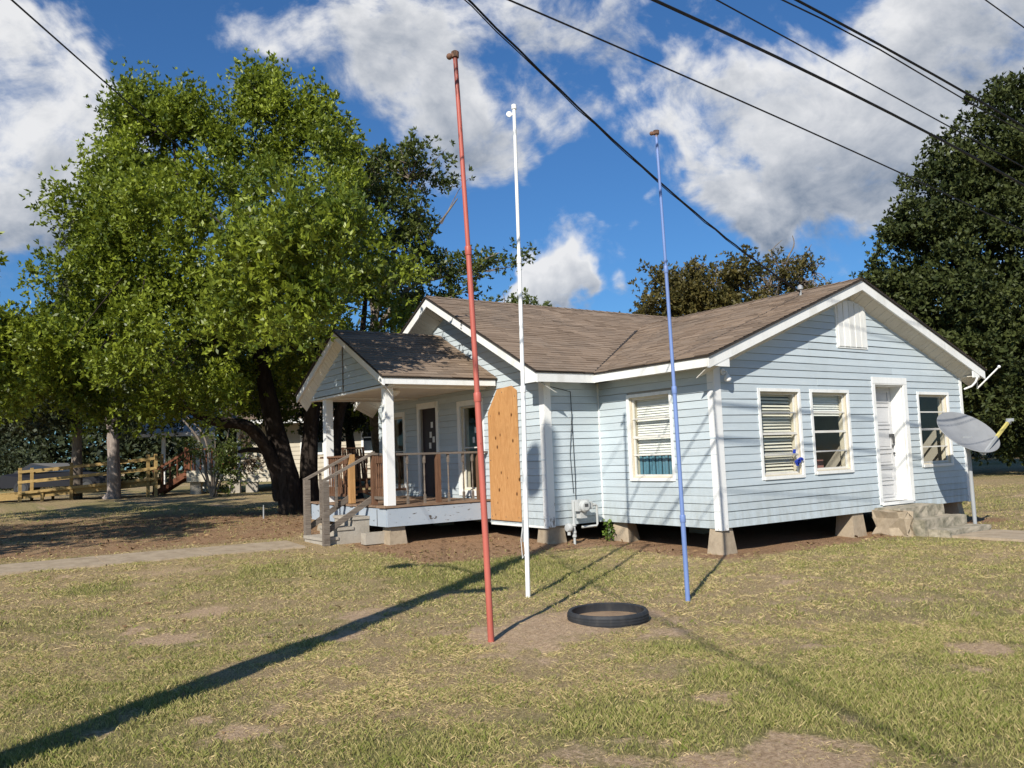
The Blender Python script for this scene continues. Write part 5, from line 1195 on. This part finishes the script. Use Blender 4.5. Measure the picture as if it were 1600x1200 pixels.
# ------------------------------------------------------------------ neighbour house behind the tree
nb = gp(600, 772); DN = 34.0
o0 = at(372, 765, DN); gN = float(gz(o0[0], o0[1])); o0[2] = gN
nh = thing('neighbour_house', 'cream clapboard house half hidden behind the big tree', 'house', o0)
ux = at(640, 757, DN+1.0)-at(372, 765, DN); ux[2] = 0; ux /= np.linalg.norm(ux); uy = np.array((-ux[1], ux[0], 0))
PN = lambda a, d, z: o0+ux*a-uy*d+np.array((0, 0, z))
LN = 12.0
def nwall():
    mb = MB(); bxP(mb, PN, 0, LN, -.15, -.002, .42, 3.1); w = mb.build('wall', 'cream', nh)
    wins = [(2.55, 3.35, 1.5, 2.6), (5.0, 5.9, 1.5, 2.6), (8.5, 9.4, 1.5, 2.6)]
    z = .40
    while z < 3.05:
        segs = []; c0 = 0
        for wn in wins:
            if wn[2]-.1 < z+.08 < wn[3]+.1: segs.append((c0, wn[0]-.08)); c0 = wn[1]+.08
        segs.append((c0, LN))
        for a, b in segs:
            m_ = MB(); m_.hexa([PN(a, 0, z), PN(b, 0, z), PN(b, .028, z), PN(a, .028, z), PN(a, 0, z+.17), PN(b, 0, z+.17), PN(b, .006, z+.17), PN(a, .006, z+.17)]); m_.build('siding_board', 'cream', w)
        z += .17
    for wn in wins:
        m_ = MB(); a, b, c, d = wn
        bxP(m_, PN, a-.09, a, 0, .04, c-.09, d+.09); bxP(m_, PN, b, b+.09, 0, .04, c-.09, d+.09); bxP(m_, PN, a, b, 0, .04, d, d+.09); bxP(m_, PN, a, b, 0, .05, c-.09, c); bxP(m_, PN, a, b, .0, .03, (c+d)/2-.02, (c+d)/2+.02)
        f = m_.build('window', 'white', nh); g_ = MB(); bxP(g_, PN, a+.002, b-.002, .0, .012, c+.002, d-.002); g_.build('pane', 'carglass', f)
    m_ = MB(); bxP(m_, PN, -.02, .12, .03, .05, .40, 3.05); m_.build('corner_board', 'white', nh)
    for a in (.3, 2.9, 5.5, 8.1, 10.7): m_ = MB(); bxP(m_, PN, a, a+.45, -.4, -.02, -.2, .42); m_.build('pier', 'block', nh)
    m_ = MB(); m_.hexa([PN(-.5, 1.0, 2.72), PN(LN+.5, 1.0, 2.72), PN(LN+.5, -3.6, 4.9), PN(-.5, -3.6, 4.9), PN(-.5, 1.0, 2.84), PN(LN+.5, 1.0, 2.84), PN(LN+.5, -3.6, 5.02), PN(-.5, -3.6, 5.02)]); m_.build('roof', 'roof', nh)
    m_ = MB(); m_.hexa([PN(-.5, -3.601, 4.9), PN(LN+.5, -3.601, 4.9), PN(LN+.5, -7.5, 2.98), PN(-.5, -7.5, 2.98), PN(-.5, -3.601, 5.02), PN(LN+.5, -3.601, 5.02), PN(LN+.5, -7.5, 3.1), PN(-.5, -7.5, 3.1)]); m_.build('roof', 'roof', nh)
    m_ = MB(); bxP(m_, PN, -.5, LN+.5, 1.001, 1.03, 2.69, 2.85); m_.build('fascia', 'white', nh)
    m_ = MB(); bxP(m_, PN, 0, .15, -7, -.16, .42, 3.1); bxP(m_, PN, LN-.15, LN, -7, -.16, .42, 3.1); m_.build('wall', 'cream', nh)
    # front stoop with red brown stairs and its metal roof
    m_ = MB(); bxP(m_, PN, -1.9, -.03, -2.2, .35, .50, .95); nd = m_.build('stoop', 'cream', nh)
    for a in (-1.8, -.3): m_ = MB(); bxP(m_, PN, a, a+.4, -.2, .2, -.2, .5); m_.build('pier', 'block', nh)
    for a in np.linspace(-1.85, -.1, 9): m_ = MB(); bxP(m_, PN, a, a+.06, .26, .32, .95, 1.75); m_.build('baluster', 'redwood', nd)
    m_ = MB(); bxP(m_, PN, -1.9, -.05, .24, .34, 1.75, 1.82); m_.build('rail', 'redwood', nd)
    for k in range(4):
        m_ = MB(); bxP(m_, PN, -2.25-.30*k, -1.93-.30*k, -1.0, .2, .80-.20*k, .85-.20*k); m_.build('stair_tread', 'redwood', nh)
    for d in (-1.0, .22):
        m_ = MB(); m_.bar(PN(-1.9, d, .85), PN(-3.2, d, .05), .06, .2); m_.bar(PN(-1.9, d, 1.75), PN(-3.2, d, .95), .06, .09)
        for k in range(5): q = PN(-2.0-.28*k, d, .85-.172*k); m_.bar(q, q+np.array((0, 0, .85)), .05, .05)
        m_.build('stair_rail', 'redwood', nh)
    m_ = MB(); q = PN(-1.92, .28, .9); m_.bar(q, q+np.array((0, 0, 1.2)), .14, .14); m_.build('newel_post', 'redwood', nh)
    for a in (-3.4, -1.75): m_ = MB(); bxP(m_, PN, a, a+.14, -2.0, -1.86, .0, 2.55); m_.build('porch_post', 'white', nh)
    m_ = MB(); bxP(m_, PN, -2.3, -1.4, -2.6, -2.5, .3, 2.5); m_.build('porch_screen', 'white', nh)
    m_ = MB(); m_.hexa([PN(-4.3, -1.6, 2.52), PN(-1.2, -1.6, 2.52), PN(-1.2, -4.2, 3.65), PN(-4.3, -4.2, 3.65), PN(-4.3, -1.6, 2.56), PN(-1.2, -1.6, 2.56), PN(-1.2, -4.2, 3.69), PN(-4.3, -4.2, 3.69)]); pr_ = m_.build('porch_roof', 'metalroof', nh)
    for a in np.linspace(-4.25, -1.3, 12): m_ = MB(); m_.bar(PN(a, -1.6, 2.57), PN(a, -4.2, 3.70), .04, .03); m_.build('roof_rib', 'metalroof', pr_)
    m_ = MB(); bxP(m_, PN, -4.3, -1.2, -1.6, -1.57, 2.40, 2.55); m_.build('fascia', 'white', nh)
nwall()

# wooden ramp ----------------------------------------------------------
DW = 31.5
ra, rbp = at(20, 780, DW), at(246, 772, DW+1.2); ra[2] = float(gz(ra[0], ra[1])); 
rmp = thing('wooden_ramp', 'yellow lumber access ramp with post and board railings', 'ramp', ra)
ur = rbp-ra; ur[2] = 0; LR = np.linalg.norm(ur); ur /= LR; vr = np.array((-ur[1], ur[0], 0))
PR = lambda a, d, z: ra+ur*a-vr*d+np.array((0, 0, z))
def hh(a): return .22+.38*a/LR
mb = MB(); mb.bar(PR(-1.0, 0, .14), PR(LR, 0, .52), .06, .24); dkr = mb.build('rim_joist', 'yellowwood', rmp)
mb = MB(); mb.bar(PR(-1.0, -1.3, .14), PR(LR, -1.3, .52), .06, .24); mb.build('rim_joist', 'yellowwood', rmp)
n = 42
for k in range(n):
    a = -1.0+(LR+1.0)*k/n; z = .28+.36*max(0, (a+1)/(LR+1)); b = MB(); b.bar(PR(a, .04, z), PR(a, -1.35, z), (LR+1)/n*.92, .035); b.build('deck_board', 'yellowwood', rmp)
for a in (.25, 1.0, 2.0, 3.4, 4.7, LR-.05):
    for d in (.06, -1.36):
        if a in (1.0, 3.4): 
            b = MB(); b.bar(PR(a, d-.05*(d > 0), -.1), PR(a, d, .4), .1, .1); b.build('leg', 'yellowwood', rmp); continue
        b = MB(); b.bar(PR(a, d, -.1), PR(a, d, hh(a)+1.02), .11, .11); b.build('post', 'yellowwood', rmp)
for d in (.12, -1.42):
    for dz in (1.0, .62, .22):
        b = MB(); b.bar(PR(.2, d, .10+dz), PR(LR, d, .45+dz), .04, .10); b.build('rail_board', 'yellowwood', rmp)
b = MB(); b.bar(PR(LR-.02, .1, 1.1), PR(LR-.02, -1.4, 1.1), .04, .1); b.build('rail_board', 'yellowwood', rmp)
# lower landing and its end on the left
b = MB(); b.bar(PR(-2.6, .0, .15), PR(-1.0, .0, .15), .08, .2); b.build('rim_joist', 'yellowwood', rmp)
for k in range(9): b = MB(); b.bar(PR(-2.6+k*.18, .04, .27), PR(-2.6+k*.18, -1.3, .27), .165, .035); b.build('deck_board', 'greywood', rmp)
for a in (-2.4, -1.7, -1.1): b = MB(); b.bar(PR(a, .0, -.1), PR(a, .0, .15), .1, .1); b.build('leg', 'yellowwood', rmp)

# parked car behind the ramp ---------------------------------------------
cc0 = at(92, 765, 40); cc0[2] = float(gz(cc0[0], cc0[1]))
car = thing('parked_car', 'dark blue car parked behind the wooden ramp', 'car', cc0)
PC = lambda a, d, z: cc0+ur*a+vr*d+np.array((0, 0, z))
def carbody():
    prof = [(-2.2, .35), (2.2, .35), (2.25, .75), (2.0, .88), (1.15, .98), (.55, 1.42), (-1.0, 1.46), (-1.75, 1.02), (-2.2, .95), (-2.28, .6)]
    n = len(prof); mb = MB(); ring = lambda d, ins: [PC(a*(1-.02*ins), d*(1 if z < 1.0 else .84), z) for a, z in prof]
    A, B = ring(-.88, 0), ring(.88, 0)
    mb.poly(A+B, [tuple(range(n)), tuple(reversed(range(n, 2*n)))]+[(i, n+i, n+(i+1) % n, (i+1) % n) for i in range(n)]); mb.build('body', 'carpaint', car)
    g = MB(); g.hexa([PC(1.08, -.66, 1.03), PC(1.08, .66, 1.03), PC(.62, .66, 1.37), PC(.62, -.66, 1.37), PC(1.11, -.66, 1.04), PC(1.11, .66, 1.04), PC(.65, .66, 1.385), PC(.65, -.66, 1.385)]); g.build('windscreen', 'carglass', car)
    for s in (-1, 1):
        g = MB(); pts = [(.95, 1.02), (.5, 1.36), (-.9, 1.38), (-1.4, 1.04)]
        A = [PC(a, s*(.885 if z < 1.1 else .745), z) for a, z in pts]; B = [PC(a, s*(.80 if z < 1.1 else .70), z) for a, z in pts]
        g.poly(A+B, [(0, 1, 2, 3), (7, 6, 5, 4), (0, 4, 5, 1), (1, 5, 6, 2), (2, 6, 7, 3), (3, 7, 4, 0)]); g.build('side_window', 'carglass', car)
        for a in (-1.35, 1.38):
            w = MB(); w.lathe([(.2, -.1), (.31, -.1), (.33, -.05), (.33, .08), (.2, .1)], PC(a, s*.8, .33), vr, 20); wo_ = w.build('wheel', 'rubber', car, True); w = MB(); w.lathe([(.001, 0), (.2, .0), (.21, .02)], PC(a, s*.89, .33), vr*s, 14); w.build('rim', 'darkmetal', wo_)
        h = MB(); h.lathe([(.001, .03), (.09, .02), (.1, 0)], PC(2.2, s*.62, .72), ur, 10); h.build('headlight', 'carglass', car)
carbody()
# little white stake under the tree
sk = gp(412, 811); o = thing('stake', 'short pale stake standing in the shade under the big tree', 'stake', sk); mb = MB(); mb.tube([sk+(0, 0, -.05), sk+(0, 0, .28)], .018, 8); mb.tube([sk+(0, 0, .28), sk+(0, 0, .33)], .012, 8); mb.build('rod', 'galv', o)
# chain-link fence on the far right
f0 = at(1500, 725, 42); f0[2] = float(gz(f0[0], f0[1])); f1 = at(1760, 720, 42); f1[2] = float(gz(f1[0], f1[1]))
fc = thing('wire_fence', 'low wire fence with steel posts in the shade beyond the house', 'fence', f0); nf = 5
for k in range(nf): q = f0+(f1-f0)*k/(nf-1); mb = MB(); mb.tube([q, q+(0, 0, 1.5)], .035, 8); mb.build('post', 'galv', fc)
mb = MB(); mb.tube([f0+(0, 0, 1.48), f1+(0, 0, 1.48)], .02, 6); mb.build('top_rail', 'galv', fc)
mb = MB(); n = 60
for k in range(n):
    a = f0+(f1-f0)*k/n; b = f0+(f1-f0)*min(1, (k+8)/n); mb.tube([a+(0, 0, .05), b+(0, 0, 1.45)], .003, 3, False); mb.tube([b+(0, 0, .05), a+(0, 0, 1.45)], .003, 3, False)
stuff(mb.build('mesh_wire', 'galv', fc))

# ------------------------------------------------------------------ grass and fallen leaves
def inside(x, y):
    h = (x > -.05) & (x < 7.1) & (y > -.05) & (y < 9) | (x > -1.2) & (x < 8.4) & (y > 2.6) & (y < 9) | (x > -3.3) & (x < -1) & (y > 4.4) & (y < 7.7)
    p_ = (x < -3.2) & (y > 5.0-.027*(x+4.45)) & (y < 6.0-.03*(x+4.45)); s_ = (x > 3.7) & (x < 5.3) & (y < 0) & (y > -6.4); t_ = np.hypot(x-tc[0], y-tc[1]) < .42
    t2_ = (np.hypot(x-tc[0], y-tc[1]) < .40) & (np.hypot(x-tc[0], y-tc[1]) > .34)
    return h | p_ | s_ | t_
def grass():
    V = []; Tn = []
    for (n, d0, d1, w, h, half) in ((600000, 2.3, 7.5, .0026, .030, .95), (300000, 7.5, 13.5, .0052, .036, .78), (120000, 13.5, 26, .013, .046, .66)):
        d = np.sqrt(rng.uniform(d0**2, d1**2, n)); s_ = rng.uniform(-half, half, n)*d
        fh = np.array((math.cos(YAW), math.sin(YAW))); rh = np.array((math.sin(YAW), -math.cos(YAW)))
        x = CAMO[0]+fh[0]*d+rh[0]*s_; y = CAMO[1]+fh[1]*d+rh[1]*s_
        b, g, l = fields(x, y); clump = fbm(x*5+3, y*5+9, 3)
        dead = rng.random(n) < .22
        keep = ((rng.random(n) > np.clip(b*1.15, 0, .96)) | dead & (b > .3)) & (rng.random(n) > np.clip(l*1.15, 0, .93)) & (rng.random(n) < np.clip(.26+1.5*(clump-.34)+.34*g, .08, 1)) & ~inside(x, y)
        x, y, g, clump = x[keep], y[keep], g[keep], clump[keep]; n = len(x)
        tall = h*np.where(b[keep] > .5, .55, 1.0)*rng.uniform(.45, 1.4, n)*(.5+1.0*np.clip(clump-.2, 0, .6)+.42*np.clip(g-.35, 0, 1))
        lean = rng.normal(0, .55, (n, 2))*(1.15-.5*np.clip(g, 0, 1))[:, None]; a = rng.uniform(0, 2*math.pi, n); wx, wy = np.cos(a)*w*.5, np.sin(a)*w*.5
        dry = (rng.random(n) > np.clip(.26+.58*g, 0, .92)) | (b[keep] > .55); flat = dry*rng.uniform(.3, 1.5, n)
        z = gz(x, y)-.004; mnd = gp(870, 985); z = z+.06*np.exp(-((x-mnd[0])**2+(y-mnd[1])**2)/1.6)+(fbm(x*1.7, y*1.7)-.5)*.05
        lx = (lean[:, 0]*(1+flat))*tall; ly = (lean[:, 1]*(1+flat))*tall; hz = tall/(1+.9*flat)
        base = np.stack([x, y, z], 1); wv = np.stack([wx, wy, np.zeros(n)], 1)
        mid = base+np.stack([lx*.35, ly*.35, hz*.6], 1); tip = base+np.stack([lx, ly, hz], 1)
        V.append(np.stack([base-wv, base+wv, mid+wv*.7, tip], 1).reshape(-1, 3)); 
        tt = np.clip(np.where(dry, rng.normal(.14, .15, n), rng.normal(.72, .22, n)), 0, 1); Tn.append(tt)
    o = fastmesh('grass', np.concatenate(V), 4, np.concatenate(Tn), 'grass'); tag(o, 'short patchy green and straw coloured grass of the lawn', 'grass', kind='stuff')
grass()
def litter():
    n = 26000; x = rng.uniform(-13, 8, n); y = rng.uniform(-3.5, 15, n); b, g, l = fields(x, y)
    keep = (rng.random(n) < np.clip(l*.9+.02, 0, 1)) & ~inside(x, y); x, y = x[keep], y[keep]; n = len(x)
    c = np.stack([x, y, gz(x, y)+rng.uniform(.004, .02, n)+(fbm(x*1.7, y*1.7)-.5)*.05], 1)
    a = rng.normal(size=(n, 3)); a[:, 2] *= .25; a /= np.linalg.norm(a, axis=1)[:, None]; bb = np.cross(np.array((0, 0, 1.0))+rng.normal(0, .3, (n, 3)), a); L = rng.uniform(.04, .11, (n, 1)); w = L*.4
    v = np.stack([c, c+a*L*.5+bb*w*.5, c+a*L, c+a*L*.5-bb*w*.5], 1).reshape(-1, 3)
    tag(fastmesh('fallen_leaves', v, 4, rng.random(n), 'litter'), 'dry brown leaves scattered under the tree and along the house', kind='stuff')
litter()
